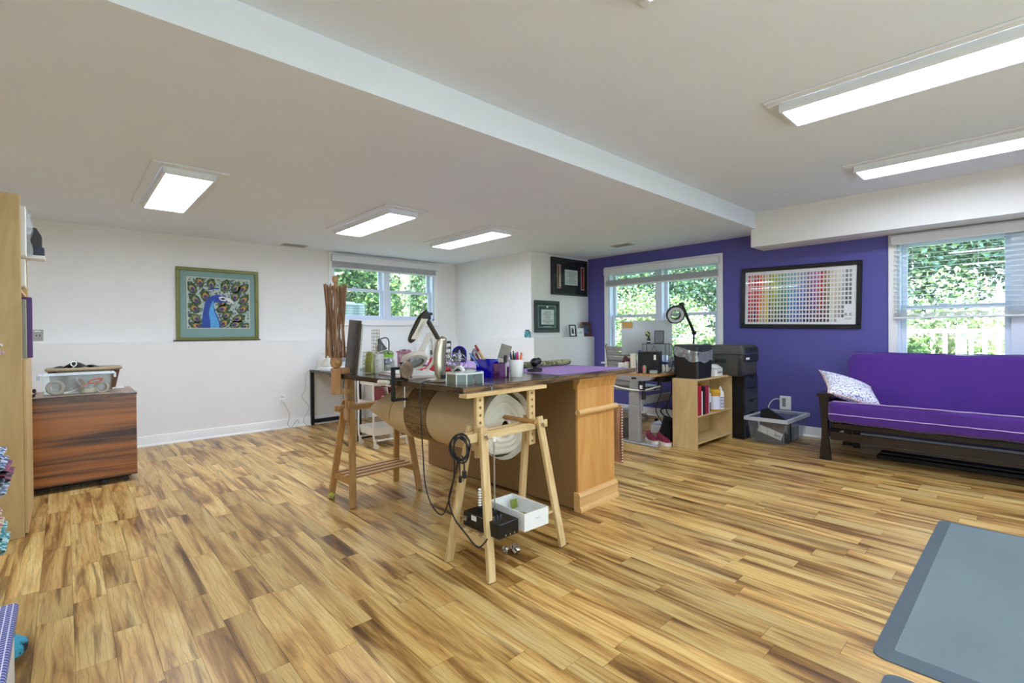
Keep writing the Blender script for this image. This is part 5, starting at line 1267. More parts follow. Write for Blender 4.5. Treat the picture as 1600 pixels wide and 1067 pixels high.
r = thing('flat_brush', 'wide flat brush with striped grey bristles standing in the caddy', 'brush', (-2.325, 2.02, T+.008), 0, rot=(0, 0, .75))
Mb = Matrix.Rotation(.30, 4, 'Y')
q = B(); q.box(-.012, .012, -.004, .004, 0, .085, .002, Mb); q.ob('handle', m_black, r)
q = B(); q.box(-.035, .035, -.007, .007, .085, .115, .002, Mb); q.ob('ferrule', m_chrome, r)
q = B()
for k in range(12): q.box(-.034+k*.0058, -.034+k*.0058+.0046, -.006, .006, .115, .205, 0, Mb)
q.ob('bristles', mat('grey bristles', '8c887e', .8), r)
for k, (dx, dy, lab) in enumerate(((0, 0, 'black handled scissors tucked beside the white cup'), )):
    r = thing('scissors', lab, 'scissors', (-2.275, 2.045, T+.004), .5)
    q = B(); q.box(-.004, .004, -.012, .0, .0, .09, .001); q.box(-.004, .004, .002, .012, .0, .09, .001); q.ob('blades', m_steel, r)
    q = B()
    for s_ in (-1, 1): q.tube([(0, s_*.018+.014*math.cos(t*PI/6), .112+.022*math.sin(t*PI/6)) for t in range(12)], .0045, 6, True)
    q.ob('handles', m_black, r)
# white cup with markers
cup = thing('white_cup', 'white tapered cup full of colourful markers on the worktop', 'cup', (-2.265, 2.125, T), 0)
q = B(); q.lathe([(.038, 0), (.04, .004), (.05, .11), (.047, .11), (.037, .006), (0, .006)], n=32); q.ob('wall', m_wplastic, cup)
MK = [('orange marker at the front of the white cup', 'e2622a'), ('crimson marker at the right of the white cup', 'b8202c'), ('magenta marker in the white cup', 'd0307a'), ('amber marker in the white cup', 'd9a23a'), ('teal marker in the white cup', '5a98a8'), ('navy marker at the left of the white cup', '2b2f66'), ('second orange marker beside the crimson one', 'e8743a'), ('purple marker at the right edge of the white cup', '5a3a7a')]
for k, (lab, c) in enumerate(MK):
    a = [1.9, .9, -.4, 3.0, 2.6, 3.7, .3, 1.3][k]; rr = [.02, .03, .02, .03, .018, .033, .033, .034][k]
    bx, by = -2.265+.6*rr*math.cos(a), 2.125+.6*rr*math.sin(a)
    stick(lab, (bx, by, T+.0075), (-2.265+1.15*rr*math.cos(a), 2.125+1.15*rr*math.sin(a), T+.145+.007*(k % 3)), .0072, mat('marker '+c, c, .45), 'marker', 'marker', None, 'markers in the white cup')
stick('tall black pen in the white cup', (-2.27, 2.12, T+.0075), (-2.275, 2.11, T+.165), .005, m_black, 'pen')
stick('second black pen with a blunt tip in the white cup', (-2.262, 2.128, T+.0075), (-2.262, 2.135, T+.158), .0055, m_black, 'pen')
# web camera
r = thing('ball_camera', 'black ball-shaped camera on a round base on the worktop', 'camera', (-2.44, 2.47, T), .6)
q = B(); q.lathe([(.055, 0), (.055, .022), (.05, .026), (.02, .03), (.012, .04)], n=28); q.ob('base', m_black, r)
q = B(); q.sph((0, 0, .068), .032, 18); q.sph((.02, .03, .075), .026, 16); q.ob('ball', mat('glossy black', '0e0e10', .15), r)
# rolled camo fabric and purple mat
q = B(); q.prism([(-2.13, 2.38), (-2.15, 3.20), (-3.97, 3.10), (-3.93, 2.40)], T, T+.0025)
tag(q.ob('cutting_mat', mat('lilac cutting mat', '9a78b4', .6, var=.04), smooth=False), 'lilac cutting mat covering the back of the worktop', 'cutting mat')
r = thing('camo_roll', 'rolled green camouflage fabric lying on the lilac mat', 'fabric roll', (-2.72, 2.56, T+.0275), .04)
q = B(); q.lathe([(.002, 0), (.022, 0), (.025, .01), (.024, .3), (.025, .62), (.022, .64), (.002, .64)], n=18, axis=(0, 1, 0), squash=(1.15, .95)); q.ob('cloth', mat('camouflage cloth', '5c6040', .9, scale=28, col2='9a9a70', c2lo=.46, c2hi=.54, bump=.4, bscale=60), r)
q = B(); q.tube([(.006*t*math.cos(t), -.001, .006*t*math.sin(t)*.8) for t in [i*.5 for i in range(1, 8)]], .0015, 5); q.ob('end_fold', m_ink, r)
# blue arch and iron
r = thing('blue_arch_holder', 'glossy blue arch-shaped stand with a white bottle in it', 'stand', (-3.86, 2.86, T+.003), .9)
arc = [(-.07, 0), (.07, 0)]+[(.07*math.cos(t*PI/10), .085+.07*math.sin(t*PI/10)) for t in range(11)]
q = B(); MA = Matrix(((1, 0, 0, 0), (0, 0, -1, .0), (0, 1, 0, 0), (0, 0, 0, 1)))
inner = [(x*.86, max(y*.94, .006)) for x, y in arc]
V0 = [[q.bm.verts.new(MA @ Vector((x, y, d))) for x, y in P_] for d in (0, .10) for P_ in (arc, inner)]
n = len(arc)
for i in range(n):
    j = (i+1) % n
    for a_, c_ in ((0, 1), (2, 3), (0, 2), (1, 3)): q.bm.faces.new((V0[a_][i], V0[a_][j], V0[c_][j], V0[c_][i]))
q.ob('arch', mat('cobalt gloss', '1d1bb8', .25), r)
q = B(); q.prism(inner, .0, .004, MA); q.ob('back_plate', mat('grey felt', '6c6c6c', .8), r)
q = B(); q.lathe([(.018, .006), (.02, .012), (.02, .07), (.008, .10), (.006, .115), (0, .116)], (-.0, -.05, 0), 16); q.ob('bottle', m_wplastic, r)
r = thing('small_iron', 'silver and black mini iron standing on end beside the blue stand', 'iron', (-3.84, 3.03, T+.003), .9)
q = B(); q.prism([(-.045, 0), (.045, 0), (.042, .05), (.02, .11), (0, .13), (-.02, .11), (-.042, .05)], 0, .02, MA); q.ob('soleplate', m_chrome, r)
q = B(); q.prism([(-.035, 0), (.035, 0), (.03, .05), (0, .10), (-.03, .05)], .02, .06, MA); q.ob('body', m_black, r)
q = B(); q.tube([(0, -.06, .02), (0, -.085, .03), (0, -.085, .08), (0, -.06, .085)], .009, 8); q.ob('handle', m_gplastic, r)
# lamp cord and hung coil
cordset('black lamp cord looping from the worktop down near the floor', [(-2.37, 1.60, T+.008), (-2.36, 1.53, T+.01), (-2.355, 1.47, .94), (-2.352, 1.468, .80), (-2.35, 1.48, .55), (-2.345, 1.49, .38), (-2.30, 1.505, .27), (-2.22, 1.515, .24), (-2.14, 1.50, .33), (-2.06, 1.48, .48), (-2.035, 1.468, .60)], .0038, m_black)
cl_ = thing('cord_coil', 'coil of black power cord with plug hung on the trestle bar end', 'cord', (-1.985, 1.478, .672), 0)
Rc = random.Random(4); q = B()
pts_ = []
for t in range(64):
    a = t*PI/8; rr = .058+.012*math.sin(t*.37)
    h_ = math.cos(a)*rr*1.0+.012*math.sin(t*.31); g_ = .014*math.sin(t*.9)
    pts_.append(Vector((h_*.68+g_*.74, h_*.73*.55-.004-g_*.4, -.030+math.sin(a)*rr*1.08+.010*math.sin(t*.23))))
q.tube(pts_, .0048, 7); q.ob('loops', m_black, cl_)
q = B(); q.tube(bez([(.03, -.02, -.05), (.035, -.012, -.09), (.034, -.01, -.125)], 5), .0045, 6); q.box(.022, .046, -.02, .0, -.165, -.125, .005); q.cyl((.03, -.014, -.18), (.03, -.014, -.165), .002, n=5); q.ob('plug', m_black, cl_)
q = B(); q.tube(bez([(.0, -.02, -.06), (.006, -.018, -.11), (.008, -.018, -.155)], 5), .0035, 6); q.box(.0, .018, -.026, -.01, -.19, -.155, .004); q.ob('connector', m_black, cl_)
cordset('black cord running from the hung coil to the black box on the trestle', [(-1.99, 1.462, .60), (-2.02, 1.455, .50), (-2.06, 1.45, .38), (-2.03, 1.46, .29), (-1.95, 1.475, .225), (-1.87, 1.48, .185), (-1.845, 1.50, .20), (-1.85, 1.53, .215)], .0042, m_black)
# ------------------------------------------------------------------ on and under the near trestle
m_bbox = mat('black enamel box', '131315', .4, .2)
r = thing('bobbin_winder', 'black metal box with two steel rods on the near trestle shelf', 'winder', (-2.08, 1.555, .2097), .02)
q = B(); q.box(0, .285, 0, .135, .006, .08, .003); q.ob('case', m_bbox, r)
for x, y in ((.02, .02), (.265, .02), (.02, .115), (.265, .115)):
    q = B(); q.cyl((x, y, 0), (x, y, .006), .008, n=10); q.ob('foot', m_black, r)
q = B(); q.cyl((.13, .085, .08), (.13, .085, .095), .03, n=20); q.cyl((.07, .07, .08), (.07, .07, .10), .022, n=20); q.ob('turntable', m_black, r)
q = B(); q.cyl((.14, .10, .095), (.14, .10, .455), .0042, n=8); q.ob('rod', m_steel, r)
q = B(); q.cyl((.075, .10, .095), (.075, .10, .39), .003, n=8); q.ob('rod', m_steel, r)
q = B(); q.cyl((.14, .10, .455), (.14, .10, .478), .011, n=12); q.tube([(.14, .10, .47), (.14, .15, .472), (.14, .15, .46)], .002, 5); q.ob('rod_tip', m_wplastic, r)
q = B()
for k in range(7): q.lathe([(.006, .10+k*.014), (.011, .105+k*.014), (.006, .11+k*.014)], (.055, .07, 0), 12)
q.ob('spring', m_wplastic, r)
q = B(); q.cyl((.03, -.001, .05), (.03, -.012, .05), .014, n=14); q.cyl((.03, -.012, .05), (.03, -.03, .048), .005, n=8); q.ob('jack', m_steel, r)
q = B(); q.box(.07, .11, -.0012, 0, .05, .075); q.ob('rating_label', m_wplastic, r)
q = B()
for k in range(3): q.cyl((.20, .04+k*.025, .08), (.20, .04+k*.025, .092), .004, n=8); q.cyl((.285, .04+.03*k, .02), (.29, .04+.03*k, .02), .005, n=8)
q.ob('toggle', m_chrome, r)
r = thing('white_tray', 'white open box holding green sticks on the near trestle shelf', 'box', (-2.08, 1.735, .2097), -.02)
q = B(); q.hbox(0, .29, 0, .175, 0, .092, .005); q.ob('tray', m_wplastic, r)
q = B(); q.box(.2901, .2904, .08, .11, .05, .052); q.ob('print_mark', m_gplastic, r)
m_olive = mat('olive green plastic', '7f8a35', .5)
for k, (x0, y0, x1, y1, lab) in enumerate(((.03, .03, .24, .12, 'long olive stick lying in the white tray'), (.02, .06, .2, .15, 'second olive stick lying in the white tray'))):
    q = B(); q.bar((-2.08+x0, 1.735+y0, .225+k*.012), (-2.08+x1, 1.735+y1, .225+k*.012), .012, .008); tag(q.ob('olive_stick', m_olive), lab, 'stick')
q = B(); q.obox((-2.025, 1.875, .262), (.006, .05, .05), (0, -.25, 0), .002); tag(q.ob('olive_card', m_olive), 'square olive card propped in the white tray', 'card')
r = thing('foil_scrap', 'crumpled silver foil scrap on the floor under the near trestle', 'foil', (-2.02, 1.80, .0), 0)
Rf = random.Random(2)
for (x, y, s_) in ((0, 0, .022), (.03, .05, .026)):
    q = B(); vv = q.sph((x, y, s_*.9), s_, 10)
    for v in vv: v.co = Vector((x, y, s_*.9))+(v.co-Vector((x, y, s_*.9)))*Rf.uniform(.62, 1.25); v.co.z = max(.001, v.co.z)
    q.ob('lump', mat('crumpled foil', 'b9b4aa', .25, .9), r, smooth=False)
r = thing('tennis_ball', 'small yellow-green felt ball beside the far trestle foot', 'ball', (-3.60, 1.465, .024), 0)
q = B(); q.sph((0, 0, 0), .024, 18); q.ob('felt', mat('felt yellow green', 'a3a83a', .95, bump=.3, bscale=200), r)
q = B(); q.tube([Vector((.0243*math.cos(t*PI/12)*math.cos(.5*math.sin(2*t*PI/12)), .0243*math.sin(t*PI/12)*math.cos(.5*math.sin(2*t*PI/12)), .0243*math.sin(.5*math.sin(2*t*PI/12)))) for t in range(24)], .0008, 5, True); q.ob('seam', m_wplastic, r)
# white rolling cart
r = thing('rolling_cart', 'white three-tier metal rolling cart behind the far trestle', 'cart', (-4.98, 2.62, 0), .0)
m_cart = mat('white enamel metal', 'e6e3dc', .35, var=.01)
for k, z in enumerate((.14, .42, .68)):
    q = B(); q.hbox(-.175, .175, -.20, .20, z, z+.085, .004, .01); q.ob('tray', m_cart, r)
for sx in (-1, 1):
    q = B(); q.tube(bez([(sx*.178, -.17, .09), (sx*.178, -.205, .12), (sx*.178, -.205, .4), (sx*.178, -.205, .78), (sx*.178, -.17, .80), (sx*.178, .17, .80), (sx*.178, .205, .78), (sx*.178, .205, .12), (sx*.178, .17, .09), (sx*.178, -.16, .09)], 5), .011, 8); q.ob('side_frame', m_cart, r)
    for sy in (-1, 1):
        q = B(); q.box(sx*.178-.012, sx*.178+.012, sy*.19-.014, sy*.19+.014, .045, .09, .004); fk = q.ob('caster_fork', m_cart, r)
        q = B(); q.cyl((sx*.178-.01, sy*.19+.012, .0285), (sx*.178+.01, sy*.19+.012, .0285), .028, n=20); wh = q.ob('caster_wheel', m_cart, fk)
# magazines in the cart
for k, (c, lab) in enumerate((('8a2436', 'crimson folder upright in the cart'), ('d8d2c8', 'white folder upright in the cart'), ('6a2a3c', 'dark red folder leaning in the cart'))):
    q = B(); q.obox((-4.87, 2.52+k*.05, .424+.12), (.22, .012, .23), (.12, 0, 0), .001); tag(q.ob('folder', mat('folder '+c, c, .5)), lab, 'folder', 'folders in the rolling cart')

# ------------------------------------------------------------------ black desk and sewing table by the white wall
m_dtop = mat('charcoal desk top', '45413c', .45, var=.1, scale=20)
r = thing('black_desk', 'black metal framed desk set end-on to the white wall', 'desk', (-6.76, 2.465, 0), 0)
q = B(); q.box(0, 1.50, 0, .62, .725, .752, .003); q.ob('top', m_dtop, r)
for x in (.02, 1.455):
    for y in (.005, .58):
        q = B(); q.box(x-.02, x+.02, y, y+.04, 0, .725); q.ob('leg', m_blackmetal, r)
    q = B(); q.box(x-.02, x+.02, .045, .58, .03, .075); q.ob('foot_rail', m_blackmetal, r)
q = B(); q.box(.04, 1.43, .585, .61, .66, .725); q.ob('apron', m_blackmetal, r)
m_cab2 = mat('white lacquer', 'dfdcd6', .4)
r = thing('sewing_table', 'white table under the high window, crowded with sewing gear', 'table', (-6.75, 3.22, 0), 0)
q = B(); q.box(0, .70, 0, 1.66, .725, .75, .003); q.ob('top', m_cab2, r)
for x in (.04, .66):
    for y in (.04, 1.62):
        q = B(); q.box(x-.02, x+.02, y-.02, y+.02, 0, .725); q.ob('leg', m_cab2, r)
def sewing(label, loc, rz, s_=1.0):
    r = thing('sewing_machine', label, 'sewing machine', loc, rz)
    q = B(); q.box(-.2*s_, .2*s_, -.09*s_, .09*s_, 0, .07*s_, .01, seg=2); q.ob('bed', m_wplastic, r)
    q = B(); q.box(.09*s_, .2*s_, -.08*s_, .08*s_, .07*s_, .29*s_, .015, seg=2); q.ob('pillar', m_wplastic, r)
    q = B(); q.box(-.2*s_, .2*s_, -.075*s_, .075*s_, .2*s_, .30*s_, .02, seg=2); am = q.ob('arm', m_wplastic, r)
    q = B(); q.box(-.2*s_, -.12*s_, -.07*s_, .07*s_, .13*s_, .2*s_, .01); q.cyl((-.16*s_, 0, .07*s_), (-.16*s_, 0, .13*s_), .004, n=6); q.box(-.18*s_, -.14*s_, -.03*s_, .03*s_, .072*s_, .08*s_); q.ob('needle_head', m_gplastic, r)
    q = B(); q.cyl((.2*s_, 0, .22*s_), (.225*s_, 0, .22*s_), .045*s_, n=20); q.ob('handwheel', m_wplastic, r)
    q = B(); q.cyl((.14*s_, -.081*s_, .16*s_), (.14*s_, -.09*s_, .16*s_), .025*s_, n=16); q.box(-.05*s_, .05*s_, -.0765*s_, -.075*s_, .235*s_, .265*s_); q.ob('dial', m_gplastic, am)
    q = B(); q.cyl((.05*s_, 0, .3*s_), (.05*s_, 0, .36*s_), .003, n=6); q.lathe([(.014, .305*s_), (.01, .31*s_), (.01, .345*s_), (.014, .35*s_)], (.05*s_, 0, 0), 12); q.ob('spool', mat('thread grey', 'a9a6b0', .8), r)
sewing('white sewing machine on the table below the high window', (-6.42, 4.13, .7505), -.9, 1.15)
sewing('white serger machine on the wall end of the black desk', (-6.42, 2.66, .7525), -1.1, .85)
r = thing('router_box', 'small white upright box beside the serger on the black desk', 'box', (-6.63, 2.56, .7525), .3)
q = B(); q.box(-.06, .06, -.02, .02, 0, .135, .006); q.ob('case', m_wplastic, r)
q = B(); q.box(-.08, .1, -.045, .06, 0, .012, .003); q.ob('tray', m_wplastic, r)
# chrome dome lamp on black desk
r = thing('dome_lamp', 'small chrome dome lamp rising behind the yarn swift', 'lamp', (-6.46, 2.90, .7525), 0)
q = B(); q.lathe([(.07, 0), (.07, .012), (.012, .02)], n=24); q.ob('base', m_gplastic, r)
q = B(); q.tube(bez([(0, 0, .015), (.0, .02, .2), (0, -.10, .36), (0, -.17, .40)], 6), .006, 8); q.ob('stem', m_gplastic, r)
q = B(); q.lathe([(.062, 0), (.058, .03), (.035, .06), (.01, .07), (0, .07)], (0, -.2, .335), 24, (0, -.2, 1)); q.lathe([(.06, .001), (.0, .05)], (0, -.2, .335), 24, (0, -.2, 1), cap=False); q.ob('shade', mat('satin grey metal', '8f8d8a', .3, .7), r)
# gooseneck lamp
r = thing('gooseneck_lamp', 'charcoal gooseneck lamp below the high window', 'lamp', (-6.40, 3.46, .7505), 0)
q = B(); q.lathe([(.075, 0), (.075, .015), (.015, .025)], n=24); q.ob('base', m_dkpl, r)
q = B(); q.tube(bez([(0, 0, .02), (0, .01, .25), (0, .01, .38), (0, -.03, .43), (0, -.10, .42), (0, -.13, .41)], 6), .009, 8); q.ob('neck', m_dkpl, r)
q = B(); q.lathe([(.075, 0), (.07, .02), (.04, .09), (.03, .12), (.026, .16), (.012, .175), (0, .176)], (0, -.10, .255), 24, (0, -.28, 1), cap=True); q.ob('shade', mat('charcoal enamel', '3f4443', .4), r)
# pink basket with odds and ends
r = thing('pink_basket', 'pink slatted basket full of sewing odds and ends', 'basket', (-6.30, 3.66, .7505), 0)
m_pinkb = mat('dusty pink plastic', 'a9707f', .5)
q = B(); q.lathe([(.085, 0), (.09, .004), (.09, .008), (0, .008)], n=24); q.ob('bottom', m_pinkb, r)
q = B(); q.box(-.006, .006, -.002, .002, 0, .22); sm = q.mesh('slat', m_pinkb)
for k in range(24):
    a = k*2*PI/24; inst('slat', sm, r, (.092*math.cos(a), .092*math.sin(a), .004), (.0, .08, a+PI/2), (1, 1, 1))
q = B(); q.lathe([(.104, .215), (.112, .215), (.112, .232), (.104, .232)], n=28, cap=False); q.ob('rim', m_pinkb, r)
Rp = random.Random(8); mo_ = [mat('thread '+c, c, .7) for c in ('8a6a78', '4a4450', 'b9a4a8', '6f5a4a')]
q = B()
for k in range(40):
    q.mi = k % 4; a = Rp.uniform(0, 2*PI); d = Rp.uniform(0, .09); q.sph((d*math.cos(a), d*math.sin(a), .215+Rp.uniform(0, .03)), Rp.uniform(.012, .022), 7)
o = q.ob('notions', mo_, r); o['kind'] = 'stuff'
# clutter behind: thread rack, white box
r = thing('thread_rack', 'dark metal thread rack right of the sewing machine', 'rack', (-6.40, 4.46, .7505), .2)
q = B(); q.tube([(-.0, -.13, 0), (0, -.13, .36), (0, .13, .36), (0, .13, 0)], .006, 6); q.ob('rack_frame', m_blackmetal, r)
for k in range(4):
    q = B(); q.cyl((0, -.13, .06+k*.09), (0, .13, .06+k*.09), .003, n=6); q.ob('rack_bar', m_blackmetal, r)
Rk = random.Random(5)
for k in range(4):
    q = B()
    for j in range(6): q.mi = (j+k) % 4; q.sph((.012, -.11+j*.042, .075+k*.09), (.02, .017, .022), 8)
    q.ob('thread_row', [mat('thread c%d' % i, c, .7) for i, c in enumerate(('4a4650', '9a8f98', '7a5a4a', '2f2c30'))], r)
r = thing('tissue_box', 'white box with grey print on the sewing table beside the window', 'box', (-6.55, 3.88, .7505), 0)
q = B(); q.box(-.06, .06, -.06, .06, 0, .24, .003); q.ob('carton', m_wplastic, r)
q = B(); q.box(.0602, .061, -.03, .03, .12, .19); q.ob('print_mark', m_gplastic, r)
cordset('thin black cord drooping from the desk across the floor', [(-5.60, 2.46, .752), (-5.62, 2.44, .62), (-5.58, 2.43, .35), (-5.55, 2.40, .12), (-5.45, 2.36, .015), (-5.2, 2.30, .008), (-4.95, 2.25, .008)], .004, m_black)

# ------------------------------------------------------------------ on the walnut cabinet
m_bin = clear_mat('clear bin plastic', 'fafcfc', .025, .05, .05, 'e6eaea')
r = thing('clear_bin', 'clear plastic bin of tape rolls and scissors on the walnut cabinet', 'bin', (-5.335, -.135, .7605), 0)
q = B(); q.hbox(-.19, 0, 0, .435, 0, .165, .003, .012); q.ob('bin', m_bin, r)
q = B()
for bx in ((-.205, .012, -.02, .002), (-.205, .012, .433, .455), (-.205, -.188, .002, .433), (-.002, .012, .002, .433)): q.box(bx[0], bx[1], bx[2], bx[3], .160, .172, .002)
q.ob('rim', m_rim, r)
for y in (-.02, .455):
    q = B(); q.box(-.12, -.05, y-.008, y+.008, .125, .165, .003); q.ob('latch', m_rim, r)
def tape(label, loc, axis, r1, w_, c, r0=None):
    t = thing('tape_roll', label, 'tape', loc, 0, 'tape rolls in the clear bin'); r0 = r0 or r1*.68; cc_ = mat('tape '+c, c, .45)
    q = B(); q.lathe([(r0, -w_/2), (r1, -w_/2), (r1, w_/2), (r0, w_/2), (r0, -w_/2)], n=28, axis=axis, cap=False); q.ob('roll', cc_, t)
    q = B(); q.lathe([(r0-.0005, -w_/2), (r0-.004, -w_/2), (r0-.004, w_/2), (r0-.0005, w_/2)], n=28, axis=axis, cap=False); q.ob('core', mat('card core', 'b09a7c', .7), t)
tape('large grey-white tape roll at the left of the clear bin', (-5.385, -.055, .825), (1, .25, .15), .058, .03, 'a8a498')
tape('silver duct tape roll tilted in the middle of the clear bin', (-5.42, .09, .84), (.35, .7, .5), .062, .05, '7f8080')
tape('cream masking tape roll lying flat in the clear bin', (-5.42, .145, .785), (0, .05, 1), .055, .035, 'd9d0b4')
tape('beige tape ring standing at the right of the clear bin', (-5.375, .235, .808), (1, -.2, .1), .044, .02, 'c4bca8', .036)
tape('small white tape roll at the bottom left of the clear bin', (-5.375, .02, .775), (.2, 1, .1), .012, .045, 'e2ded2', .006)
r = thing('scissors', 'orange handled scissors lying in the clear bin', 'scissors', (-5.365, .13, .835), 0, rot=(.25, 0, 0))
m_or = mat('orange plastic', 'e0552b', .4)
q = B(); q.tube([(0, .07+.045*math.cos(t*PI/8), .012+.016*math.sin(t*PI/8)) for t in range(16)], .0055, 7, True); q.bar((0, .03, .008), (0, -.05, -.012), .012, .006); q.ob('handles', m_or, r)
q = B(); q.bar((0, -.05, -.012), (0, -.12, -.03), .012, .003); q.ob('blades', m_steel, r)
r = thing('wicker_basket', 'oval tan basket holding black cloth behind the clear bin', 'basket', (-5.74, .135, .7605), 0)
m_wick = mat('tan wicker', 'a08f72', .8, var=.15, scale=50, bump=.6, bscale=90)
q = B(); q.lathe([(.85, 0), (1, .19), (.94, .19), (.8, .006), (0, .006)], n=36, squash=(.155, .245)); q.ob('body', mat('dark wicker', '5a3b25', .8, var=.2, scale=60, bump=.6, bscale=80), r)
q = B(); q.tube([Vector((.153*math.cos(t*PI/18), .243*math.sin(t*PI/18), .19)) for t in range(36)], .017, 8, True); q.ob('rim', m_wick, r)
r = thing('black_cloth', 'black folded cloth bag lying in the tan basket', 'cloth', (-5.70, .08, .952), 0)
q = B(); q.grid(lambda u, v: Vector(((u-.5)*.16, (v-.5)*.30, .045*math.sin(v*PI)*(.6+.4*math.sin(u*PI))+.018*math.sin(v*13+u*4))), 12, 22); q.ob('fold', m_black, r)
q = B(); q.tube([Vector((.085, -.02+.018*math.cos(t*PI/6), .05+.022*math.sin(t*PI/6))) for t in range(12)], .004, 6, True); q.ob('strap_ring', m_chrome, r)
q = B(); q.box(-5.73, -5.655, .315, .40, .7605, .774, .005, seg=2); tag(q.ob('white_remote', m_wplastic), 'small white remote lying at the back of the walnut cabinet', 'remote')
r = thing('black_earphones', 'small tangle of black earphones at the left of the walnut cabinet', 'earphones', (-5.36, -.235, .7605), 0)
q = B(); q.tube(bez([(0, 0, .006), (.02, .03, .02), (-.02, .06, .012), (.02, .05, .006), (.0, .0, .03), (-.03, .03, .006), (.03, .07, .03)], 6), .005, 6); q.ob('cable', m_black, r)
q = B(); q.sph((.02, .06, .05), (.01, .012, .018), 10); q.sph((.0, .03, .06), (.008, .018, .01), 10, (.6, 0, 0)); q.ob('earpiece', m_black, r)
# ------------------------------------------------------------------ sticking out of the birch bookshelf
def shelf_item(name, label, cat, x0, x1, y1, z0, z1, m, y0=-.45, bev=.002):
    q = B(); q.box(x0, x1, y0, y1, z0, z1, bev); return tag(q.ob(name, m), label, cat)
shelf_item('white_binder', 'white binder on the upper shelf of the birch bookshelf', 'binder', -4.39, -4.28, -.168, 1.746, 2.05, m_wplastic)
r = thing('plastic_packet', 'clear plastic packet poking out of the top birch shelf', 'packet', (-4.40, -.40, 1.747), 0)
q = B(); q.grid(lambda u, v: Vector((-.02+.012*math.sin(v*9+u*6)*u, u*.255+.008*math.sin(v*14), .01+v*.29)), 10, 14); q.grid(lambda u, v: Vector((.02-.01*math.sin(v*7+u*5)*u, u*.255+.008*math.sin(v*12), .01+v*.29)), 10, 14); q.ob('film', m_bag, r)
q = B(); q.box(-.012, .012, .02, .22, .004, .24); q.ob('contents', mat('pale grey card', 'c9ccd2'), r)
r = thing('navy_box', 'navy and black box on a white lid jutting out of the birch shelf', 'box', (-4.60, -.45, 1.747), 0)
q = B(); q.box(0, .16, 0, .365, .0, .022, .002); q.ob('lid', m_wplastic, r)
q = B(); q.box(.004, .156, 0, .362, .022, .075, .002); q.ob('lower', mat('navy card', '1f2a44', .4), r)
q = B(); q.prism([(0, .075), (.35, .075), (.35, .15), (.325, .20), (0, .20)], .004, .156, Matrix(((0, 0, 1, 0), (1, 0, 0, 0), (0, 1, 0, 0), (0, 0, 0, 1)))); q.ob('upper', mat('black brown card', '2a2626', .4), r)
for o_ in r.children: pass
shelf_item('white_book', 'tall white book below the navy box in the birch bookshelf', 'book', -4.36, -4.28, -.172, 1.552, 1.72, m_wplastic)
shelf_item('cream_book', 'cream book row edge in the birch bookshelf', 'book', -4.52, -4.38, -.176, 1.552, 1.72, mat('cream card'))
shelf_item('grey_magazine', 'grey-green magazine beside the purple binder in the birch bookshelf', 'magazine', -4.36, -4.285, -.172, 1.102, 1.47, mat('grey green card', '9aa08c', .6))
shelf_item('purple_binder', 'purple binder sticking out of the birch bookshelf', 'binder', -4.44, -4.375, -.148, 1.102, 1.49, mat('purple binder', '5a2a78', .4))
# ------------------------------------------------------------------ fabric rack at the left frame edge
r = thing('fabric_rack', 'white wire rack at the very left edge', 'rack', (-3.3, -.36, 0), 0)
for x, y in ((0, .085), (0, -.30), (.75, .0), (.75, -.30)):
    q = B(); q.cyl((x, y, 0), (x, y, 1.9), .008, n=10); q.ob('post', m_wplastic, r)
for z in (.30, .55, .80, 1.15):
    q = B()
    for k in range(8): q.cyl((0, -.30+k*.05, z), (.75, -.30+k*.05, z), .003, n=5)
    q.cyl((0, .08, z-.006), (0, -.30, z-.006), .005, n=6); q.cyl((.75, .06, z-.006), (.75, -.30, z-.006), .005, n=6)
    q.ob('wire_shelf', m_wplastic, r)
FB = [(.555, .055, '6f8fb0', 'd8dce0', .175, 'folded blue print fabric on the wire rack at the left edge'), (.612, .05, 'a85a7a', '3a4a4a', .19, 'folded rose print fabric on the wire rack at the left edge'), (.664, .06, '4a6a9a', 'dfe3e8', .172, 'folded navy print fabric topmost on the wire rack stack'),
      (.305, .075, '2f8a94', 'bfe0dc', .172, 'folded teal print fabric low on the wire rack'), (.382, .06, 'd8cfa8', 'b06a7a', .155, 'folded cream print fabric above the teal one'), (1.155, .05, 'b88a90', 'dfe6d8', .165, 'folded pink and green fabric high on the wire rack')]
for z, h, c1_, c2_, yy, lab in FB:
    rr = thing('folded_fabric', lab, 'fabric', (-3.27, -.55, z), .0, 'folded fabrics on the wire rack')
    q = B()
    nf = 3
    for k in range(nf):
        z0 = k*h/nf
        q.grid(lambda u, v, z0=z0, k=k: Vector((u*.26+.005*math.sin(v*7+k), (yy+.19-.012*k)+.018*math.cos(v*2*PI)*1.0-.018 if False else (yy+.185-.008*((k*2) % 3))*(1) - .02*(1-math.sin(v*PI)), z0+v*h/nf+.004*math.sin(u*11+k))), 8, 6)
        q.grid(lambda u, v, z0=z0: Vector((u*.26, v*(yy+.165), z0+h/nf*.98+.002*math.sin(u*9))), 6, 6)
    q.ob('folds', mat('print '+c1_, c1_, .9, scale=45, col2=c2_, c2lo=.47, c2hi=.55), rr)
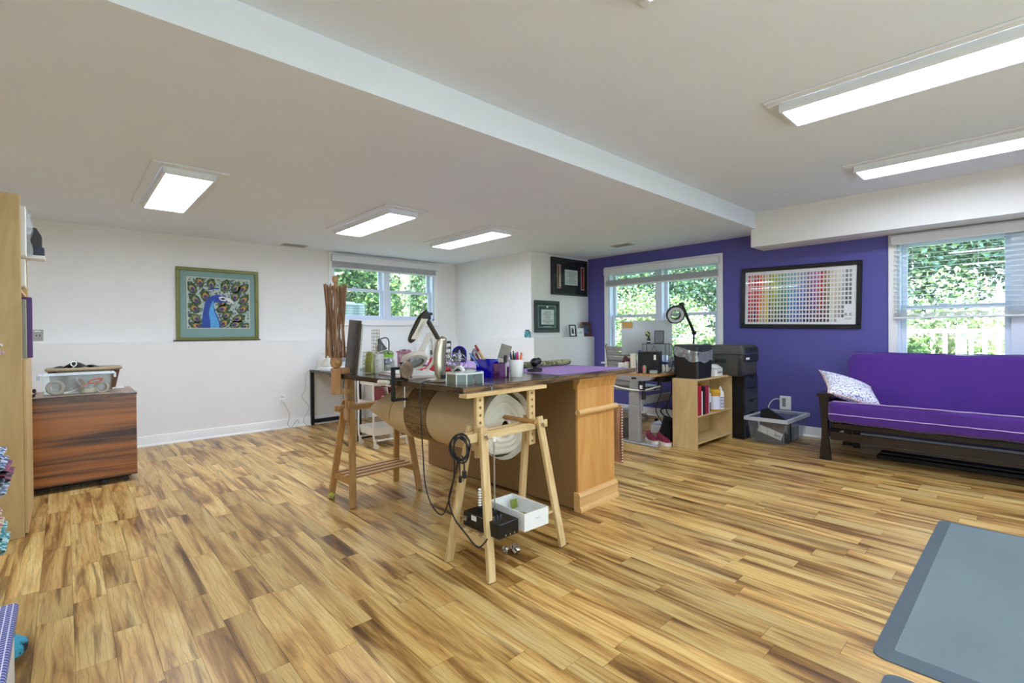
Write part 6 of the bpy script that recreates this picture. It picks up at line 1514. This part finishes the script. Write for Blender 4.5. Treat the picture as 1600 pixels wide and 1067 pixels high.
# gridded board box and pouf low at left
r = thing('pressing_board', 'white box with a blue gridded cloth top at the lower left edge', 'board', (-2.44, -.14, 0), 0)
m_gridc = mat('blue grid cloth', '4a5290', .85)
nt = m_gridc.node_tree; N = nt.nodes; tc = N.new('ShaderNodeTexCoord'); br_ = N.new('ShaderNodeTexBrick'); br_.offset = 0
br_.inputs['Color1'].default_value = lin('4a5296'); br_.inputs['Color2'].default_value = lin('55599c'); br_.inputs['Mortar'].default_value = lin('d5d6e6'); br_.inputs['Scale'].default_value = 1
br_.inputs['Brick Width'].default_value = .016; br_.inputs['Row Height'].default_value = .016; br_.inputs['Mortar Size'].default_value = .0016
nt.links.new(tc.outputs['Object'], br_.inputs['Vector']); nt.links.new(br_.outputs[0], N['Principled BSDF'].inputs['Base Color'])
q = B(); q.box(0, .6, -.30, .0, .0, .265, .006); q.ob('box', m_wplastic, r)
q = B(); q.box(-.012, .61, -.31, .012, .265, .30, .012, seg=3); q.ob('cloth_top', m_gridc, r)
r = thing('round_pincushion', 'round teal pillow with black leaf print on the floor at left', 'cushion', (-2.66, -.20, .0), 0)
q = B(); q.lathe([(0, 0), (.05, .004), (.085, .035), (.085, .06), (.05, .09), (0, .095)], n=28); q.ob('cushion', mat('teal leaf print', '3fa0bd', .85, scale=16, col2='10242c', c2lo=.56, c2hi=.6), r)
q = B(); q.sph((0, 0, .096), (.01, .01, .005), 10); q.ob('button', m_black, r)
r = thing('white_hat', 'white curled fabric edge hanging at the left frame edge', 'fabric', (-3.0, -.262, .30), 0)
q = B(); q.grid(lambda u, v: Vector((-.1+u*.2, .04*math.sin(v*PI)-.02, -.0+v*.07+.01*math.sin(u*8))), 10, 8); q.ob('brim', m_batt, r)
# ------------------------------------------------------------------ outdoors
m_grass = mat('grass', '6f8f45', .9, var=.3, scale=4, col2='9db060', c2lo=.4, c2hi=.7)
q = B(); q.box(-30, 30, YP+.18, 40, .1, .45); q.box(-40, -7.12, -20, YP+.18, .9, 1.05)
struct(q.ob('ground', m_grass, smooth=False), 'grass outside the windows')
m_bark = wood_mat('bark', '8a8276', 'cfc8ba', (6, 6, 1), 2.0, .9)
def leaf_mat(name, c1, c2): return mat(name, c1, .6, col2=c2, c2lo=.38, c2hi=.62, scale=5, spec=.25)
LM = [leaf_mat('leaf dark', '3a5546', '6b8a62'), leaf_mat('leaf mid', '6a8a55', 'a6bd80'), leaf_mat('leaf pale', 'c3cc98', 'eceed4'), leaf_mat('leaf bright', '7fae58', 'b8d88c'), leaf_mat('leaf teal', '567a70', '8fada0')]
def leaves(name, n, fn, size, mats, parent, seed):
    R = random.Random(seed); vs_, fs, mi = [], [], []
    for k in range(n):
        c, t = fn(R); s_ = size*R.uniform(.6, 1.3)
        d = Vector((R.gauss(0, 1), R.gauss(0, 1), R.gauss(0, .7))).normalized()
        e = d.cross(Vector((R.gauss(0, 1), R.gauss(0, 1), R.gauss(0, 1)))).normalized()
        i = len(vs_); nn = d.cross(e)*.12*s_
        vs_ += [c-d*s_*.5, c+e*s_*.26+nn, c+d*s_*.5, c-e*s_*.26+nn]; fs += [(i, i+1, i+2, i+3)]; mi.append(t)
    me = bpy.data.meshes.new(name); me.from_pydata(vs_, [], fs)
    for m in mats: me.materials.append(m)
    me.polygons.foreach_set('material_index', mi)
    o = bpy.data.objects.new(name, me); COL.objects.link(o); o.parent = parent
    return o
def bush(name, label, cat, loc, rad, n, size, mats, wts, seed, trunk=None, group='greenery outside the windows'):
    r = thing(name, label, cat, loc, 0, group)
    R0 = random.Random(seed+100); lumps = [(Vector((R0.uniform(-.75, .75)*rad[0], R0.uniform(-.6, .6)*rad[1], R0.uniform(.15, 1.6)*rad[2])), R0.uniform(.3, .55)) for _ in range(14)]
    tz = trunk or 0
    def fn(R):
        c, k = R.choice(lumps); d = Vector((R.gauss(0, 1), R.gauss(0, 1), R.gauss(0, 1))).normalized()*(R.random()**.35)
        p = c + Vector((d.x*rad[0]*k, d.y*rad[1]*k, d.z*rad[2]*k)); p.z = max(p.z, .02)+tz
        return p, R.choices(range(len(mats)), wts)[0]
    leaves('foliage', n, fn, size, mats, r, seed)
    q = B(); R = random.Random(seed); H = tz+rad[2]
    q.cyl((0, 0, 0), (R.uniform(-.1, .1), 0, H), .05 if not trunk else .13, .03 if not trunk else .08, n=9)
    for k in range(7):
        a = R.uniform(0, 2*PI); z = (tz*.7 if trunk else .1)+R.uniform(0, .5)*rad[2]
        q.cyl((0, 0, z), (math.cos(a)*rad[0]*.6, math.sin(a)*rad[1]*.6, z+rad[2]*R.uniform(.3, .8)), .022, .008, n=6)
    q.ob('trunk', m_bark, r)
    return r
G0 = .45
# beyond the purple wall
bush('shrub', 'pale yellow-green rounded shrub outside the window behind the sofa', 'shrub', (-1.15, 10.6, G0), (1.15, .8, .86), 5200, .10, [LM[2], LM[1]], [8, 2], 1)
bush('shrub', 'bright green leafy shrub low at the glass behind the sofa', 'shrub', (-1.12, 7.6, G0), (.42, .3, .40), 1500, .10, [LM[3], LM[1]], [7, 3], 2)
bush('shrub', 'pale sunlit shrub at the left of the computer desk window', 'shrub', (-5.6, 9.3, G0), (1.1, .7, .85), 5200, .09, [LM[2], LM[1], LM[3]], [6, 3, 2], 3)
bush('shrub', 'loose green shrub at the right of the computer desk window', 'shrub', (-3.4, 8.6, G0), (.9, .5, .5), 2500, .09, [LM[1], LM[2], LM[3]], [5, 4, 3], 4)
k = 0
for x, y, rx, rz, t, lab in ((-9.5, 14.5, 2.6, 2.6, .6, 'dark tree farthest left beyond the computer desk window'), (-5.6, 15.5, 2.4, 2.9, .8, 'hazy blue-green tree beyond the middle of the computer desk window'),
                    (-2.6, 15, 2.3, 2.8, .7, 'dark tree seen between the two purple-wall windows'), (.4, 14.8, 2.4, 2.9, .7, 'dark blue-green tree high behind the sofa window'), (3.6, 15.5, 2.6, 2.8, .7, 'dark tree farthest right beyond the sofa window')):
    bush('tree', lab, 'tree', (x, y, G0), (rx, 1.5, rz), 12000, .16, [LM[0], LM[4], LM[1]], [4, 5, 2], 20+k, trunk=t); k += 1
def picket_fence(label, x0, x1, y, z0, z1, rz=0):
    r = thing('picket_fence', label, 'fence', (x0, y, z0), rz)
    m = mat('fence white', 'f4f4f0', .6, var=.01); L = x1-x0; h = z1-z0
    q = B(); q.box(0, .05, 0, .02, .02, h-.03); sm = q.mesh('picket', m, smooth=False)
    for i in range(int(L/.135)+1): inst('picket', sm, r, (i*.135, 0, 0))
    for z in (.08, h-.06):
        q = B(); q.box(-.03, L+.08, .022, .06, z, z+.06); q.ob('rail', m, r)
    for u in (0, L/2, L):
        q = B(); q.box(u-.05, u+.05, .065, .15, 0, h+.05); q.ob('post', m, r)
picket_fence('white picket railing on the lawn beyond the purple wall', -3.75, 2.3, 9.15, G0, 1.24)
# beyond the left white wall
bush('hedge', 'dark hedge with bright new growth filling the left half of the high window', 'hedge', (-10.2, 4.2, 1.05), (1.0, 1.6, 1.15), 8000, .12, [LM[0], LM[1], LM[3]], [6, 3, 2], 40)
bush('hedge', 'green bushes behind the right half of the high window', 'hedge', (-11.6, 7.0, 1.05), (1.1, 1.7, 1.2), 7000, .13, [LM[1], LM[0], LM[2]], [4, 3, 3], 41)
bush('tree', 'leafy tree far behind the high window', 'tree', (-15.5, 7.5, 1.05), (1.8, 3.2, 2.2), 10000, .17, [LM[1], LM[4], LM[2]], [4, 3, 3], 42, trunk=.5)
bush('tree', 'leafy tree far behind the hedge at the high window', 'tree', (-15.5, 2.5, 1.05), (1.8, 3.2, 2.4), 10000, .17, [LM[0], LM[4], LM[1]], [4, 3, 3], 43, trunk=.5)
q = B(); q.tube(bez([(-10.6, 6.15, 1.0), (-10.62, 6.2, 2.0), (-10.55, 6.2, 3.2), (-10.7, 6.3, 5.0)], 6), lambda t: .16-.06*t, 10)
for k_ in range(4): q.cyl((-10.6, 6.2, 2.6+k_*.4), (-10.6+rng.uniform(-.5, .5), 6.2+rng.uniform(-1, 1), 3.6+k_*.4), .05, .02, n=7)
r = thing('slender_tree', 'pale slender tree trunk outside the high window', 'tree', (0, 0, 0)); q.ob('trunk', m_bark, r)
# outdoor condenser unit
r = thing('condenser_unit', 'pale grey slatted outdoor unit low behind the left pane of the high window', 'condenser', (-7.98, 3.50, 1.05), .05)
m_ac = mat('pale grey metal', 'c4ccd0', .5)
q = B(); q.box(-.3, .3, -.22, .22, 0, .70, .02); q.ob('cabinet', m_ac, r)
q = B(); q.box(0, .012, -.2, .2, 0, .012); sm = q.mesh('grille_bar', mat('grey grille', '8f989c', .5))
for i in range(15): inst('grille_bar', sm, r, (.3, 0, .06+i*.042))
q = B(); q.cyl((0, 0, .70), (0, 0, .73), .19, .17, n=20); q.ob('fan_guard', mat('grey grille'), r)
